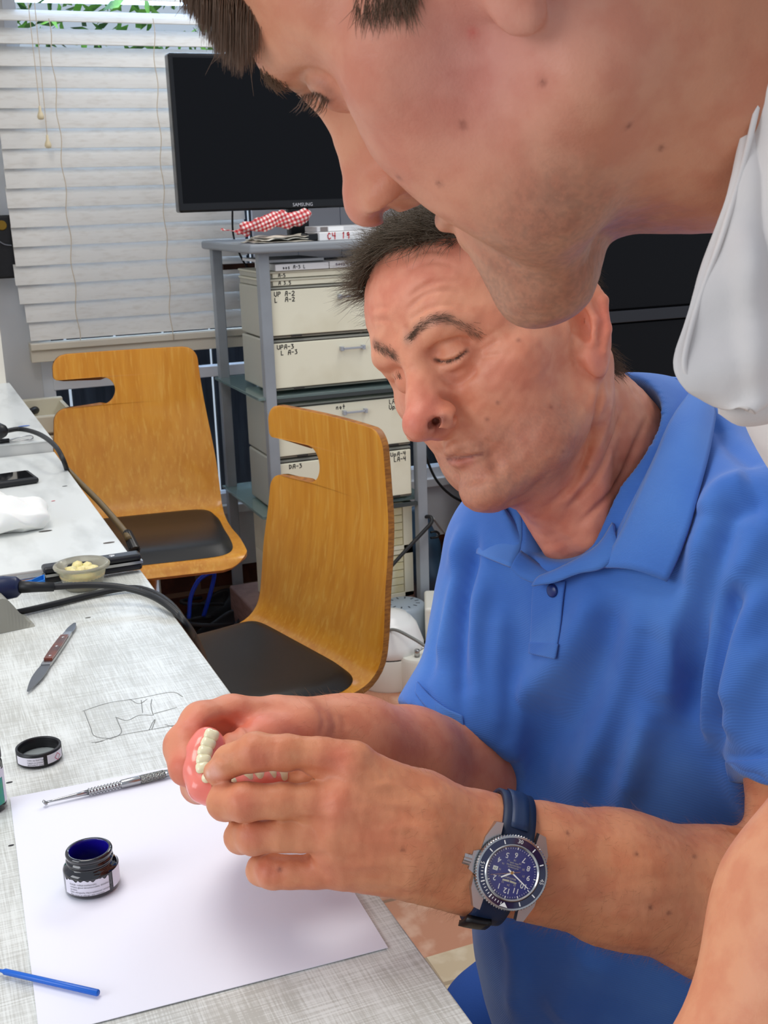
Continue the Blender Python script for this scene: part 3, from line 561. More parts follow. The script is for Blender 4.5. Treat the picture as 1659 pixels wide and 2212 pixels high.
# ---- chairs
M_BEECH = mat('honey beech veneer', (226, 154, 48), rough=.32, spec=.5, coat=.25, noise=[((212, 136, 34), 5, .38, .7, (9, 9, .5)), ((232, 170, 70), 26, .52, .75, (5, 5, .4))], bump=(40, .05, .0006, (9, 9, .6)))
M_PLY = mat('plywood edge', (176, 112, 40), rough=.5, noise=((140, 84, 30), 60, .4, .6, (1, 1, 4))); M_PAD = mat('black leatherette', (26, 25, 24), rough=.42, spec=.5, bump=(300, .08, .0006)); M_CHROME = mat('chrome tube', (190, 190, 192), rough=.18, metal=1)
def chair(x, y, z, th, rc, sc, label, wt=.185, wb=.205):
    t = thing('wooden_chair', label, 'chair', (x, y, FZ), 'plywood shell chairs'); c, s = math.cos(th), math.sin(th)
    def T(p): px_, py, pz = p; py = py + rc * max(pz, 0); return (x + sc * (c * px_ - s * py), y + sc * (s * px_ + c * py), z + sc * pz)
    # profile in the side plane: seat front -> bend -> back top, (y, z)
    prof = bez([(-.43, -.022), (-.40, .004), (-.30, .010), (-.16, .000), (-.06, .004), (-.018, .030), (.0, .085), (.012, .16), (.018, .26), (.012, .34), (.002, .425)], 16)
    ln = np.r_[0, np.cumsum(np.linalg.norm(np.diff(prof, axis=0), axis=1))]; tot = ln[-1]
    def at(s_): return np.array([np.interp(s_, ln, prof[:, 0]), np.interp(s_, ln, prof[:, 1])])
    def half(s_):
        w = wb + (wt - wb) * ss_(s_, tot * .55, tot); e0, e1 = .05, .035
        if s_ < e0: w = w - .012 - e0 + math.sqrt(max(e0 ** 2 - (e0 - s_) ** 2, 0)) + .012 * (s_ / e0)
        if s_ > tot - e1: w = w - e1 + math.sqrt(max(e1 ** 2 - (s_ - tot + e1) ** 2, 0))
        return w
    n0, n1 = tot - .134, tot - .064; nd = .150; rr = (n1 - n0) / 2
    def left(s_):
        w = -half(s_); base = w
        if n0 - .03 < s_ < n1 + .012:
            if n0 <= s_ <= n1: w = base + nd - rr + math.sqrt(max(rr * rr - (s_ - (n0 + n1) / 2) ** 2, 0))
            elif s_ < n0: r = .03; d = n0 - s_; w = base + r - math.sqrt(max(r * r - (r - d) ** 2, 0)) 
            else: r = .012; d = s_ - n1; w = base + r - math.sqrt(max(r * r - (r - d) ** 2, 0))
        return w
    S_ = np.unique(np.r_[np.linspace(0, tot, 70), np.linspace(0, .05, 14), np.linspace(tot - .035, tot, 16), np.linspace(n0 - .03, n0 - 8e-4, 14), np.linspace(n0, n1, 30), np.linspace(n1 + 8e-4, n1 + .012, 8)])
    nu = 22; P = np.zeros((len(S_), nu, 3))
    for i, s_ in enumerate(S_):
        yy, zz = at(s_); l, r = left(s_), half(s_)
        for j in range(nu):
            u = l + (r - l) * j / (nu - 1); curve = .018 * (u / .2) ** 2 * ss_(s_, tot * .5, tot * .7); P[i, j] = T((u, yy - curve, zz))
    V, Q = grid_mesh(P); o = np_obj('shell', V, Q[:, ::-1], M_BEECH, t); solid(o, .012, -1); o.data.materials.append(M_PLY); o.modifiers['s'].material_offset_rim = 1
    bm = o.modifiers.new('bev', 'BEVEL'); bm.width = .0022; bm.segments = 2; bm.limit_method = 'ANGLE'; bm.angle_limit = math.radians(50)
    # pad: a cushion with rounded plan
    nu2, nv2 = 30, 30; P = np.zeros((nu2, nv2, 3)); 
    for i in range(nu2):
        for j in range(nv2):
            a, b = 2 * i / (nu2 - 1) - 1, 2 * j / (nv2 - 1) - 1; k = 1 / (abs(a) ** 9 + abs(b) ** 9 + 1e-9) ** (1 / 9) * max(abs(a), abs(b)) if max(abs(a), abs(b)) > 0 else 1
            uu, sv = b * k, a * k; e = max(abs(a), abs(b)); s_ = .222 + sv * .187; yy, zz = at(s_); ww = .184 + .006 * (sv); P[i, j] = T((uu * ww, yy, zz + .0008 + .024 * (1 - e ** 9) ** .5))
    V, Q = grid_mesh(P); V2 = V.copy(); V2[:, 2] -= .0; o = np_obj('seat_pad', V, Q[:, ::-1], M_PAD, t)
    zf = (FZ - z) / sc; c0 = Vector(T((0, -.20, -.014))); g = G(); g.tube([c0, Vector((c0.x, c0.y, FZ + .05))], .021, 20); g.obj('column', M_CHROME, t, smooth=True)
    g = G()
    for k in range(4): a_ = k * math.pi / 2 + th + .3; g.tube([Vector((c0.x, c0.y, FZ + .055)), Vector((c0.x + .175 * math.cos(a_), c0.y + .175 * math.sin(a_), FZ + .018))], [.020, .013], 10)
    g.obj('base', M_CHROME, t, smooth=True)
    g = G()
    for yy in (-.28, -.12): g.tube([T((-.13, yy, -.014)), T((.13, yy, -.014))], .009, 10)
    g.tube([T((0, -.29, -.016)), T((0, -.11, -.016))], .012, 10); g.obj('seat_frame', M_CHROME, t, smooth=True)
    return t
def ss_(x, a, b): t_ = min(max((x - a) / (b - a), 0), 1); return t_ * t_ * (3 - 2 * t_)
chair(.560, 3.14, .36, -.115, .17, 1.085, 'plywood chair with a hand slot and black seat pad, farther one, by the window', wt=.178, wb=.205)
chair(.678, 2.005, .36, -1.35, .085, 1.067, 'plywood chair with a hand slot and black seat pad, nearer one, turned towards the bench')
# ---- bench
M_BENCH = mat('grey white laminate', (214, 215, 208), rough=.32, spec=.5)
nt = M_BENCH.node_tree; b_ = nt.nodes['Principled BSDF']; tcn = nt.nodes.new('ShaderNodeTexCoord'); prev = None
for sc_, st in ((260, (1, .035, 1)), (260, (.035, 1, 1)), (18, (1, .5, 1))):
    mp = nt.nodes.new('ShaderNodeMapping'); mp.inputs['Scale'].default_value = st; nt.links.new(tcn.outputs['Object'], mp.inputs[0]); n = nt.nodes.new('ShaderNodeTexNoise'); n.inputs['Scale'].default_value = sc_ * 3.4 if sc_ > 100 else sc_; n.inputs['Detail'].default_value = 2; nt.links.new(mp.outputs[0], n.inputs['Vector'])
    if prev is None: prev = n.outputs['Fac']
    else: a_ = nt.nodes.new('ShaderNodeMath'); a_.operation = 'ADD'; nt.links.new(prev, a_.inputs[0]); nt.links.new(n.outputs['Fac'], a_.inputs[1]); prev = a_.outputs[0]
rp = nt.nodes.new('ShaderNodeMapRange'); rp.inputs['From Min'].default_value = 1.28; rp.inputs['From Max'].default_value = 1.75; nt.links.new(prev, rp.inputs['Value']); cr = nt.nodes.new('ShaderNodeValToRGB'); cr.color_ramp.elements[0].color = lin((190, 190, 182)); cr.color_ramp.elements[1].color = lin((228, 230, 225)); nt.links.new(rp.outputs[0], cr.inputs[0]); nt.links.new(cr.outputs[0], b_.inputs['Base Color'])
M_EDGE = mat('dark edge band', (74, 58, 52), rough=.5); BX = .2495
def bench_top(y0, y1, z, label, m=M_BENCH, x0=-1.15, edge=M_EDGE):
    t = thing('workbench', label, 'workbench', (-.45, (y0 + y1) / 2, FZ), 'workbench sections along the left'); g = G(); g.box((x0, y0, z - .004), (BX, y1, z), bev=.0012); g.obj('worktop', m, t)
    g = G(); g.box((x0, y0 + .002, z - .034), (BX - .0015, y1 - .002, z - .004)); g.obj('core', edge, t)
    for yy in (y0 + .03, y1 - .05): g = G(); g.box((x0 + .05, yy, FZ), (-.05, yy + .02, z - .034)); g.obj('side_panel', M_WHITE, t)
    return t
bench_top(-.35, 1.440, .75, 'near white laminate workbench with woven grey pattern, carrying the paper and jars')
M_BENCH2 = mat('worn white laminate', (222, 224, 220), rough=.3, noise=((190, 192, 188), 6, .5, .75, (3, 1, 1)))
bench_top(1.500, 2.262, .751, 'middle section of the workbench, stained white, carrying the phone and tissue', M_BENCH2)
bench_top(2.264, 3.10, .775, 'raised far section of the workbench beyond the phone', M_BENCH2, edge=mat('pale edge', (196, 196, 192), rough=.4))
g = G(); g.box((-1.1, 1.4415, .715), (BX - .004, 1.4985, .742)); o = g.obj('joint_strip', mat('brown worn wood', (128, 98, 84), rough=.6, noise=((160, 152, 150), 12, .45, .6))); tag(o, 'brown wooden strip filling the joint between two workbench sections', 'strip')
# ------------------------------------------------------------------ things on the bench
BZ = .7502
# pencil drawing on the laminate
def bz(px, py, z=BZ): return atz(px, py, z)
M_PENCIL = mat('pencil line', (128, 130, 128), rough=.7)
g = G()
for ln_ in ([(178, 1536), (235, 1518), (300, 1508), (370, 1495), (395, 1505)], [(182, 1536), (195, 1570), (205, 1590), (240, 1594), (262, 1582), (255, 1560), (250, 1548)], [(205, 1605), (260, 1588), (330, 1575), (400, 1562)], [(252, 1550), (275, 1556), (300, 1545), (330, 1545)], [(305, 1512), (308, 1540)], [(328, 1510), (326, 1525), (331, 1545)], [(332, 1542), (345, 1538), (382, 1528)], [(322, 1577), (330, 1560), (335, 1555), (328, 1575)], [(356, 1565), (380, 1570), (400, 1566)], [(280, 1510), (300, 1520), (318, 1510)], [(400, 1555), (405, 1545)], [(197, 1604), (222, 1601)], [(236, 1597), (243, 1596)]):
    P = bez([(a, b, 0) for a, b in ln_], 6) if len(ln_) > 2 else np.array([(a, b, 0) for a, b in ln_], float); q = [bz(a, b, BZ) for a, b, _ in P]
    for a, b in zip(q[:-1], q[1:]):
        d = nrm(b - a); s_ = np.cross([0, 0, 1], d) * .00035; g.add([a - s_, b - s_, b + s_, a + s_], [(0, 1, 2, 3)])
o = g.obj('pencil_sketch', M_PENCIL); tag(o, 'faint pencil drawing on the laminate, left of the hands', 'drawing')
# paper
c = [bz(22, 1725), bz(405, 1660), bz(838, 2050), bz(78, 2240)]
A4 = [bz(22, 1725), None, bz(838, 2050), None]; tl, br = A4[0], A4[2]; dg = br - tl; L = np.linalg.norm(dg[:2]); w_, h_ = .210 * L / .3637, .297 * L / .3637; ang = math.atan2(dg[1], dg[0]) + math.atan2(h_, w_)
ux = np.array([math.cos(ang), math.sin(ang), 0]); uy = np.array([math.sin(ang), -math.cos(ang), 0]); 
g = G(); n = 12; vs = [tl + ux * w_ * i / n + uy * h_ * j / n + np.array([0, 0, .0006 + .0012 * max(0, (i / n - .85)) * (j / n)]) for i in range(n + 1) for j in range(n + 1)]; fs = [(i * (n + 1) + j, (i + 1) * (n + 1) + j, (i + 1) * (n + 1) + j + 1, i * (n + 1) + j + 1) for i in range(n) for j in range(n)]
g.add(vs, [f[::-1] for f in fs]); o = g.obj('paper_sheet', mat('white paper', (236, 236, 246), rough=.6)); solid(o, .0004, 1); tag(o, 'large blank white sheet of paper on the near workbench', 'paper'); PZ = BZ + .0014
print('paper', w_, h_, math.degrees(ang), proj(tl + ux * w_), proj(tl + uy * h_))
M_JAR = mat('black violet glass', (10, 8, 18), rough=.06, spec=.7, coat=.6); M_JARIN = mat('cobalt glass inside', (24, 16, 130), rough=.12, spec=.6); M_LABEL = mat('white label', (226, 222, 232), rough=.5); M_PRINT = mat('small black print', (46, 44, 50), rough=.6)
def curved_label(parent, c, R_, z0, z1, a0, a1, m=None, tear=0, name='label', off=.0003):
    nu = 48; P = np.zeros((nu, 6, 3)); rng = np.random.RandomState(3)
    for i in range(nu):
        a = a0 + (a1 - a0) * i / (nu - 1); top = z1 - (tear * abs(math.sin(i * .55) * math.sin(i * .23 + 1)) if tear else 0)
        for j in range(6): P[i, j] = (c[0] + (R_ + off) * math.cos(a), c[1] + (R_ + off) * math.sin(a), c[2] + z0 + (top - z0) * j / 5)
    o = np_obj(name, *grid_mesh(P, flip=(a1 < a0)), m or M_LABEL, parent, True); return o
def curved_text(parent, lines, c, R_, zt, a0, size, lh, m=M_PRINT, off=.0007, flip=False):
    g = G()
    for i, s_ in enumerate(lines):
        v, f = text_mesh(s_, size)
        if len(v) == 0: continue
        pts = []
        for p in v:
            x_, y_ = (-p[0], -p[1]) if flip else (p[0], p[1]); a = a0 + x_ / R_; pts.append((c[0] + (R_ + off) * math.cos(a), c[1] + (R_ + off) * math.sin(a), c[2] + zt - i * lh + y_))
        g.add(pts, f)
    return g.obj('printed_text', m, parent)
# open jar on the paper
jc = atz(200, 1930, PZ); 
s_l, s_r = atz(143, 1905, PZ), atz(257, 1905, PZ); JR = np.linalg.norm(s_r - s_l) / 2; jc = (atz(200, 1912, PZ)); print('jar R', JR)
J = thing('jar', 'open black glass jar with a dark blue inside standing on the white paper', 'jar', jc); Mj = Matrix.Translation(Vector(jc)); h1 = JR * .98
# toward-camera azimuth
ac = math.atan2(-jc[1], -jc[0])
g = G(); rn = JR * .84; g.lathe([(0, 0), (JR * .9, 0), (JR * .985, .0012), (JR, .003), (JR, h1 * .84), (JR * .98, h1 * .92), (JR * .9, h1), (rn * .97, h1 * 1.04), (rn * .95, h1 * 1.10), (rn * 1.0, h1 * 1.14), (rn * 1.03, h1 * 1.2), (rn * 1.0, h1 * 1.26), (rn * .95, h1 * 1.29), (rn * .95, h1 * 1.34), (rn * 1.01, h1 * 1.40), (rn * 1.02, h1 * 1.48), (rn * .99, h1 * 1.54), (rn * .93, h1 * 1.56), (rn * .86, h1 * 1.54)], Mj, 64); g.obj('glass_body', M_JAR, J, smooth=True)
g = G(); g.lathe([(rn * .86, h1 * 1.54), (rn * .83, h1 * 1.5), (rn * .83, h1 * .9), (rn * .9, h1 * .8), (rn * .9, .006), (0, .004)], Mj, 64); g.obj('inner_wall', M_JARIN, J, smooth=True)
g = G(); g.lathe([(0, h1 * .62), (rn * .6, h1 * .6), (rn * .895, h1 * .56)], Mj, 48); g.obj('paste', mat('dark gel', (6, 6, 14), rough=.05, spec=.8), J, smooth=True)
curved_label(J, jc, JR, .0035, h1 * .84, ac - 1.15, ac + .62, tear=.0018); curved_label(J, jc, JR, .0035, h1 * .88, ac + .80, ac + 1.9)
curved_text(J, ['Enthält: radikal-methacrylat,', 'contains glycol dimethacrylate, dimethacryl', 'acrylate.', 'Kann allergische Hautreaktionen verursachen.', 'May cause an allergic skin reaction.'], jc, JR, h1 * .66, ac - .86, .00165, .0019)
# lid, upside down
lc = bz(86, 1640); LR = np.linalg.norm(bz(132, 1632) - bz(39, 1632)) / 2; print('lid R', LR); LD = thing('jar_cover', 'black screw lid lying upside down on the laminate, left of the paper edge', 'lid', lc); Ml = Matrix.Translation(Vector(lc)); lh_ = LR * .68; al = math.atan2(-lc[1], -lc[0])
g = G(); g.lathe([(0, 0), (LR * .93, 0), (LR, .0015), (LR, lh_ * .97), (LR * .97, lh_), (LR * .90, lh_), (LR * .88, lh_ * .9), (LR * .885, lh_ * .8), (LR * .85, lh_ * .72), (LR * .885, lh_ * .62), (LR * .85, lh_ * .5), (LR * .87, lh_ * .35), (LR * .86, .003)], Ml, 56); g.obj('rim', mat('black plastic', (26, 26, 28), rough=.4), LD, smooth=True)
g = G(); g.lathe([(0, .0032), (LR * .86, .0030)], Ml, 40); g.obj('liner', mat('glossy grey liner', (150, 156, 156), rough=.12, spec=.7), LD, smooth=True)
curved_label(LD, lc, LR, .003, lh_ * .80, al - 1.2, al + .15); curved_label(LD, lc, LR, .003, lh_ * .84, al + .32, al + 1.25)
curved_text(LD, ['mehr als fünf Tage', 'Lagern in trockenem', 'ENTHÄLT: acrylate', 'Dentamid GmbH'], lc, LR, lh_ * .66, al - .55, .0019, .0022)
v, f = text_mesh('', .002); d0 = al + .85; g = G()
for k in range(4):
    a_, b_ = [(0, 1), (1, 0), (0, -1), (-1, 0)][k], [(1, 0), (0, -1), (-1, 0), (0, 1)][k]
    pts = []
    for (u, w2) in (a_, b_, (b_[0] * .8, b_[1] * .8), (a_[0] * .8, a_[1] * .8)):
        an = d0 + u * .0035 / LR; pts.append((lc[0] + (LR + .0007) * math.cos(an), lc[1] + (LR + .0007) * math.sin(an), lc[2] + lh_ * .48 + w2 * .0035))
    g.add(pts, [(0, 1, 2, 3)])
g.obj('hazard_diamond', mat('pink red print', (200, 90, 120)), LD)
# bottle at the left edge
bc = bz(-22, 1745); BR = np.linalg.norm(bz(14, 1745) - bz(-22, 1745)); BT = thing('bottle', 'black capped bottle with a teal label at the left edge of the picture', 'bottle', bc); Mb = Matrix.Translation(Vector(bc)); ab = math.atan2(-bc[1], -bc[0])
g = G(); g.lathe([(0, 0), (BR * .92, 0), (BR, .002), (BR, .038), (BR * .93, .041), (BR * .93, .043)], Mb, 48); g.obj('bottle_body', M_JAR, BT, smooth=True)
g = G(); g.lathe([(BR * .93, .0425), (BR * 1.0, .0425), (BR * 1.0, .056), (BR * .95, .058), (0, .058)], Mb, 48); g.obj('cap', mat('black plastic', (26, 26, 28), rough=.4), BT, smooth=True)
M_TEAL = mat('teal label', (40, 140, 150), rough=.4, noise=((60, 160, 120), 60, .4, .6)); curved_label(BT, bc, BR, .006, .034, ab - 1.6, ab + 1.0, M_TEAL); curved_label(BT, bc, BR, .006, .034, ab + 1.02, ab + 1.7)
curved_label(BT, bc, BR, .028, .0365, ab - 1.6, ab + 1.0, M_LABEL, off=.0005, name='label_top')
# metal carver on the paper edge
CV = thing('wax_carver', 'long knurled steel carving instrument lying along the top edge of the paper', 'instrument', bz(250, 1700)); a, b = atz(100, 1733, PZ + .003), atz(437, 1652, PZ + .004); M_STEEL = mat('steel', (176, 176, 176), rough=.24, metal=1)
def along(t_): return a + (b - a) * t_
prof = [(0, .0008), (.05, .0010), (.18, .0016), (.26, .0022)]; g = G(); g.tube([along(t) for t, r in prof], [r for t, r in prof], 12); g.obj('shank', M_STEEL, CV, smooth=True)
g = G(); ts = np.linspace(.26, .46, 61); g.tube([along(t) for t in ts], [.0027 + .0005 * math.sin(i * 1.05) for i in range(61)], 14); g.obj('ribbed_grip', M_STEEL, CV, smooth=True)
g = G(); g.tube([along(t) for t in (.46, .47, .58, .59)], [.0028, .0034, .0036, .0034], 16); g.obj('handle', M_STEEL, CV, smooth=True)
M_KNURL = mat('knurled steel', (150, 150, 144), rough=.35, metal=1)
nt = M_KNURL.node_tree; tcn = nt.nodes.new('ShaderNodeTexCoord'); vo = nt.nodes.new('ShaderNodeTexVoronoi'); vo.inputs['Scale'].default_value = 900; nt.links.new(tcn.outputs['Object'], vo.inputs['Vector']); bn = nt.nodes.new('ShaderNodeBump'); bn.inputs['Distance'].default_value = .001; nt.links.new(vo.outputs['Distance'], bn.inputs['Height']); nt.links.new(bn.outputs[0], nt.nodes['Principled BSDF'].inputs['Normal'])
g = G(); g.tube([along(t) for t in (.59, .60, .74, .75)], [.0034, .0036, .0035, .0031], 18); g.obj('knurled_grip', M_KNURL, CV, smooth=True)
g = G(); g.tube([along(t) for t in (.75, .80, .9, 1.0)], [.0031, .0026, .0014, .0010], 12); g.obj('shank', M_STEEL, CV, smooth=True)
g = G(); M = Matrix.Translation(Vector(along(-.008))) @ Matrix.Rotation(.9, 4, 'Y'); g.lathe([(0, -.0014), (.0022, -.0008), (.0026, .0006), (.0019, .0006), (.0008, -.0002), (0, -.0004)], M, 18); g.obj('spoon_tip', M_STEEL, CV, smooth=True)
# blue microbrush
BS = thing('microbrush', 'bright blue plastic applicator stick lying across the lower left paper edge', 'applicator', bz(106, 2120)); a2, b2 = atz(-2, 2096, PZ + .002), atz(213, 2145, PZ + .0025); M_BLUEP = mat('bright blue plastic', (18, 98, 200), rough=.3, sss=.05)
g = G(); g.tube([a2, a2 + (b2 - a2) * .04, a2 + (b2 - a2) * .06, b2 - (b2 - a2) * .01, b2], [.0009, .0011, .0019, .0020, .0016], 16); g.obj('handle', M_BLUEP, BS, smooth=True); g = G(); g.tube([a2 - (b2 - a2) * .05, a2], [.0006, .0010], 10); g.obj('brush_tip', mat('pale bristle', (210, 220, 235)), BS, smooth=True)
# wax knife with a wooden handle
WK = thing('wax_knife', 'double-ended steel wax knife with a brown wooden handle on the laminate', 'knife', bz(110, 1420)); a3, b3 = bz(60, 1493, BZ + .003), bz(162, 1346, BZ + .003); d3 = nrm(b3 - a3); L3 = np.linalg.norm(b3 - a3); s3 = np.cross([0, 0, 1], d3)
def blade(name, t0, t1, w0, w1, wm, m, th=.0012, z=0):
    n = 24; up = []; dn = []
    for i in range(n + 1):
        f = i / n; ww = w0 + (w1 - w0) * f + wm * math.sin(f * math.pi); up.append(a3 + d3 * L3 * (t0 + (t1 - t0) * f) + s3 * ww); dn.append(a3 + d3 * L3 * (t0 + (t1 - t0) * f) - s3 * ww)
    pol = up + dn[::-1]; k = len(pol); g = G(); zz = np.array([0, 0, th / 2]); zo = np.array([0, 0, z]); g.add([p + zz + zo for p in pol] + [p - zz + zo for p in pol], [tuple(range(k))[::-1], tuple(range(k, 2 * k))] + [(i, (i + 1) % k, (i + 1) % k + k, i + k) for i in range(k)]); return g.obj(name, m, WK)
blade('blade', 0, .36, .0008, .0045, .0028, mat('dull dark steel', (120, 122, 126), rough=.3, metal=.8)); blade('tang', .34, .84, .0048, .0042, .0006, M_STEEL, .0030)
blade('wooden_scale', .40, .76, .0044, .0040, .0006, mat('rosewood', (120, 52, 30), rough=.25, coat=.6, noise=((60, 24, 16), 60, .4, .6, (1, 1, 1))), .0022, .0026); blade('spatula_end', .82, 1.0, .0040, .0012, .0018, mat('dull dark steel', (120, 122, 126), rough=.3, metal=.8))
for t_ in (.44, .58, .72): g = G(); g.lathe([(0, .0005), (.0016, .0004), (.0018, 0)], Matrix.Translation(Vector(a3 + d3 * L3 * t_ + np.array([0, 0, .0037]))), 14); g.obj('rivet', M_STEEL, WK, smooth=True)
# plaster knife with the black handle lying across the joint
KN = thing('plaster_knife', 'knife with a riveted black handle lying across the bench joint behind the cup', 'knife', bz(200, 1225)); a4, b4 = atz(92, 1240, .764), atz(312, 1207, .764); d4 = nrm(b4 - a4); L4 = np.linalg.norm(b4 - a4); s4 = np.cross([0, 0, 1], d4); M_BLKH = mat('black handle plastic', (24, 24, 28), rough=.35)
Mk = Matrix(((d4[0], s4[0], 0, a4[0]), (d4[1], s4[1], 0, a4[1]), (d4[2], s4[2], 1, a4[2]), (0, 0, 0, 1)))
for z0, z1, nm in ((-.0105, -.0018, 'handle_scale'), (.0018, .0105, 'handle_scale')):
    g = G(); g.box((0, -.012, z0), (L4 * .96, .011, z1), Mk, bev=.004); g.obj(nm, M_BLKH, KN, smooth=False)
g = G(); g.box((.002, -.0122, -.0018), (L4 * .965, .0112, .0018), Mk); g.obj('tang', M_STEEL, KN)
for t_ in (.16, .68): g = G(); g.lathe([(0, .0006), (.0035, .0004), (.004, -.0005)], Mk @ Matrix.Translation((L4 * t_, 0, .0106)), 16); g.obj('rivet', mat('pale rivet', (190, 190, 192), rough=.3, metal=.7), KN, smooth=True)
g = G(); g.box((-.12, -.010, -.0008), (.004, .009, .0008), Mk, bev=.0004); g.obj('blade', M_STEEL, KN)
# plastic cup of wax
cc = bz(181, 1268); RC = np.linalg.norm(bz(222, 1262) - bz(138, 1262)) / 2; CU = thing('plastic_cup', 'small clear plastic cup of pale yellow wax by the black handled knife', 'cup', cc); Mc = Matrix.Translation(Vector(cc)); RT_ = RC * 1.28; hc = RC * 1.05
g = G(); g.lathe([(0, .0), (RC * .86, 0), (RC * .9, .001), (RT_ * .95, hc), (RT_ * 1.06, hc + .0005), (RT_ * 1.08, hc + .003), (RT_ * 1.02, hc + .005), (RT_ * .92, hc + .0045), (RC * .88, .0015), (0, .0012)], Mc, 48); g.obj('cup_wall', mat('clear frosted plastic', (236, 232, 214), rough=.15, trans=.75, ior=1.2), CU, smooth=True)
g = G(); rng = random.Random(3); g.lathe([(0, .0018), (RC * .82, .0018), (RT_ * .84, hc * .72), (RT_ * .6, hc * .80), (RT_ * .3, hc * .95), (0, hc * .86)], Mc, 32); ow = g.obj('wax', mat('pale yellow wax', (236, 222, 160), rough=.35, sss=.3, bump=(60, .6, .006)), CU, smooth=True)
for k in range(7): a_ = k * .9; g = G(); q = Vector(cc) + Vector((math.cos(a_) * RC * .55, math.sin(a_) * RC * .5, hc * .88)); g.lathe([(0, .004), (RC * .22, .002), (RC * .3, -.003), (0, -.004)], Matrix.Translation(q) @ Matrix.Rotation(a_, 4, 'X'), 8); g.obj('wax_lump', MATS['pale yellow wax'], CU, smooth=True)
# blue strip, handpiece, stand, cables
g = G(); P_ = [atz(40, 1268, .756), atz(70, 1262, .758), atz(96, 1251, .760), atz(97, 1262, .757), atz(60, 1274, .754)]
for a_, b_ in zip(P_[:-1], P_[1:]): g.add([a_, b_, b_ + [0, 0, .006], a_ + [0, 0, .006]], [(0, 1, 2, 3)])
o = g.obj('blue_strip', mat('sky blue plastic', (40, 130, 220), rough=.3)); solid(o, .0012, 0); tag(o, 'small bright blue plastic strip beside the navy handpiece', 'strip')
HP = thing('handpiece', 'navy blue handpiece with a black cable lying on a grey stand at the left', 'handpiece', bz(10, 1290)); M_NAVY = mat('navy plastic', (18, 30, 66), rough=.35); M_RUB = mat('black rubber cable', (30, 30, 31), rough=.45)
hz = .785; g = G(); p = [atz(-60, 1282, hz), atz(-20, 1276, hz), atz(10, 1270, hz), atz(36, 1268, hz), atz(44, 1268, hz)]; g.tube(p, [.013, .0145, .0140, .0120, .008], 22); g.obj('barrel', M_NAVY, HP, smooth=True)
g = G(); g.tube([atz(40, 1268, hz), atz(70, 1268, hz - .002), atz(116, 1268, hz - .006)], [.0075, .0062, .0052], 16); g.obj('strain_relief', M_RUB, HP, smooth=True)
g = G(); q = [atz(112, 1268, hz - .006), atz(190, 1264, .776), atz(260, 1268, .772), atz(320, 1284, .766), atz(365, 1310, .760), atz(400, 1345, .745), atz(425, 1385, .71), atz(440, 1420, .64), atz(445, 1440, .5)]; g.tube(bez(q, 10), .0040, 10); g.obj('cable', M_RUB, HP, smooth=True)
g = G(); q = [bz(10, 1328, .7545), bz(60, 1318, .7545), bz(120, 1304, .7545), bz(200, 1284, .7545), bz(280, 1270, .756), bz(330, 1280, .757), bz(372, 1308, .757), bz(402, 1350, .745), bz(424, 1390, .70), bz(436, 1430, .6), bz(440, 1450, .45)]; g.tube(bez(q, 10), .0038, 10); o = g.obj('power_cable', M_RUB, smooth=True); tag(o, 'black cable running from the grey stand along the laminate and over the bench edge', 'cable')
# grey wedge stand
ST = thing('handpiece_stand', 'grey sloped plastic stand under the navy handpiece at the left edge', 'stand', bz(20, 1350)); p0, p1 = bz(76, 1353), bz(-60, 1382); dx_ = nrm(p0 - p1); ex = np.linalg.norm(p0 - p1); sy = np.cross([0, 0, 1], dx_)
def top(f): return .002 + .036 * (1 - ss_(f, .55, 1.0)) 
n = 20; vs = []; fs = []
for i in range(n + 1):
    f = i / n
    for sd in (0, 1):
        base = p1 + dx_ * ex * f + sy * .045 * sd; vs += [base, base + np.array([0, 0, top(f)]) - dx_ * .0 - sy * .004 * (1 if sd else -1)]
for i in range(n):
    a_ = i * 4; fs += [(a_, a_ + 4, a_ + 5, a_ + 1), (a_ + 2, a_ + 3, a_ + 7, a_ + 6), (a_ + 1, a_ + 5, a_ + 7, a_ + 3), (a_, a_ + 2, a_ + 6, a_ + 4)]
fs += [(0, 1, 3, 2), (n * 4, n * 4 + 2, n * 4 + 3, n * 4 + 1)]
g = G(); g.add(vs, fs); o = g.obj('stand_body', mat('warm grey plastic', (150, 148, 136), rough=.5), ST)
# tissue, phone, instruments, plug on the far sections
def phone():
    t = thing('smartphone', 'smartphone in a black rubber case lying on the middle workbench section', 'phone', atz(30, 1035, .752)); z = .7512
    a_, b_ = atz(84, 1030, z), atz(66, 1017, z); p = atz(78, 1024, z); u = nrm(atz(0, 1052, z) - atz(84, 1040, z)); v_ = nrm(atz(64, 1014, z) - atz(86, 1036, z)); v_ = nrm(v_ - u * (u @ v_)); w = .072
    O = atz(86, 1044, z); M = Matrix(((u[0], v_[0], 0, O[0]), (u[1], v_[1], 0, O[1]), (0, 0, 1, z), (0, 0, 0, 1)))
    g = G(); g.box((0, 0, 0), (.15, w, .011), M, bev=.005); g.obj('case', mat('black rubber case', (22, 23, 25), rough=.5), t); g = G(); g.box((.007, .006, .0105), (.143, w - .006, .0116), M, bev=.0005); g.obj('screen', mat('phone screen', (10, 11, 13), rough=.05, spec=.7), t)
phone()
TS = Sdf(); c_ = atz(8, 1105, .775); TS.ell(c_, (.055, .05, .024), k=.02); TS.ell(c_ + [-.03, .03, .008], (.05, .04, .026), k=.02); TS.ell(c_ + [.01, -.03, -.008], (.045, .03, .015), k=.02); ts = Skin(TS, c_ - .11, c_ + .11, .0022); ts.V = ts.V + ts.N * (.007 - 1.0 * np.abs(ts.noise(.011, 62, 8, 1)) - .7 * np.abs(ts.noise(.007, 130, 9, 1)))[:, None]; ts.V[:, 2] = np.maximum(ts.V[:, 2], .7515)
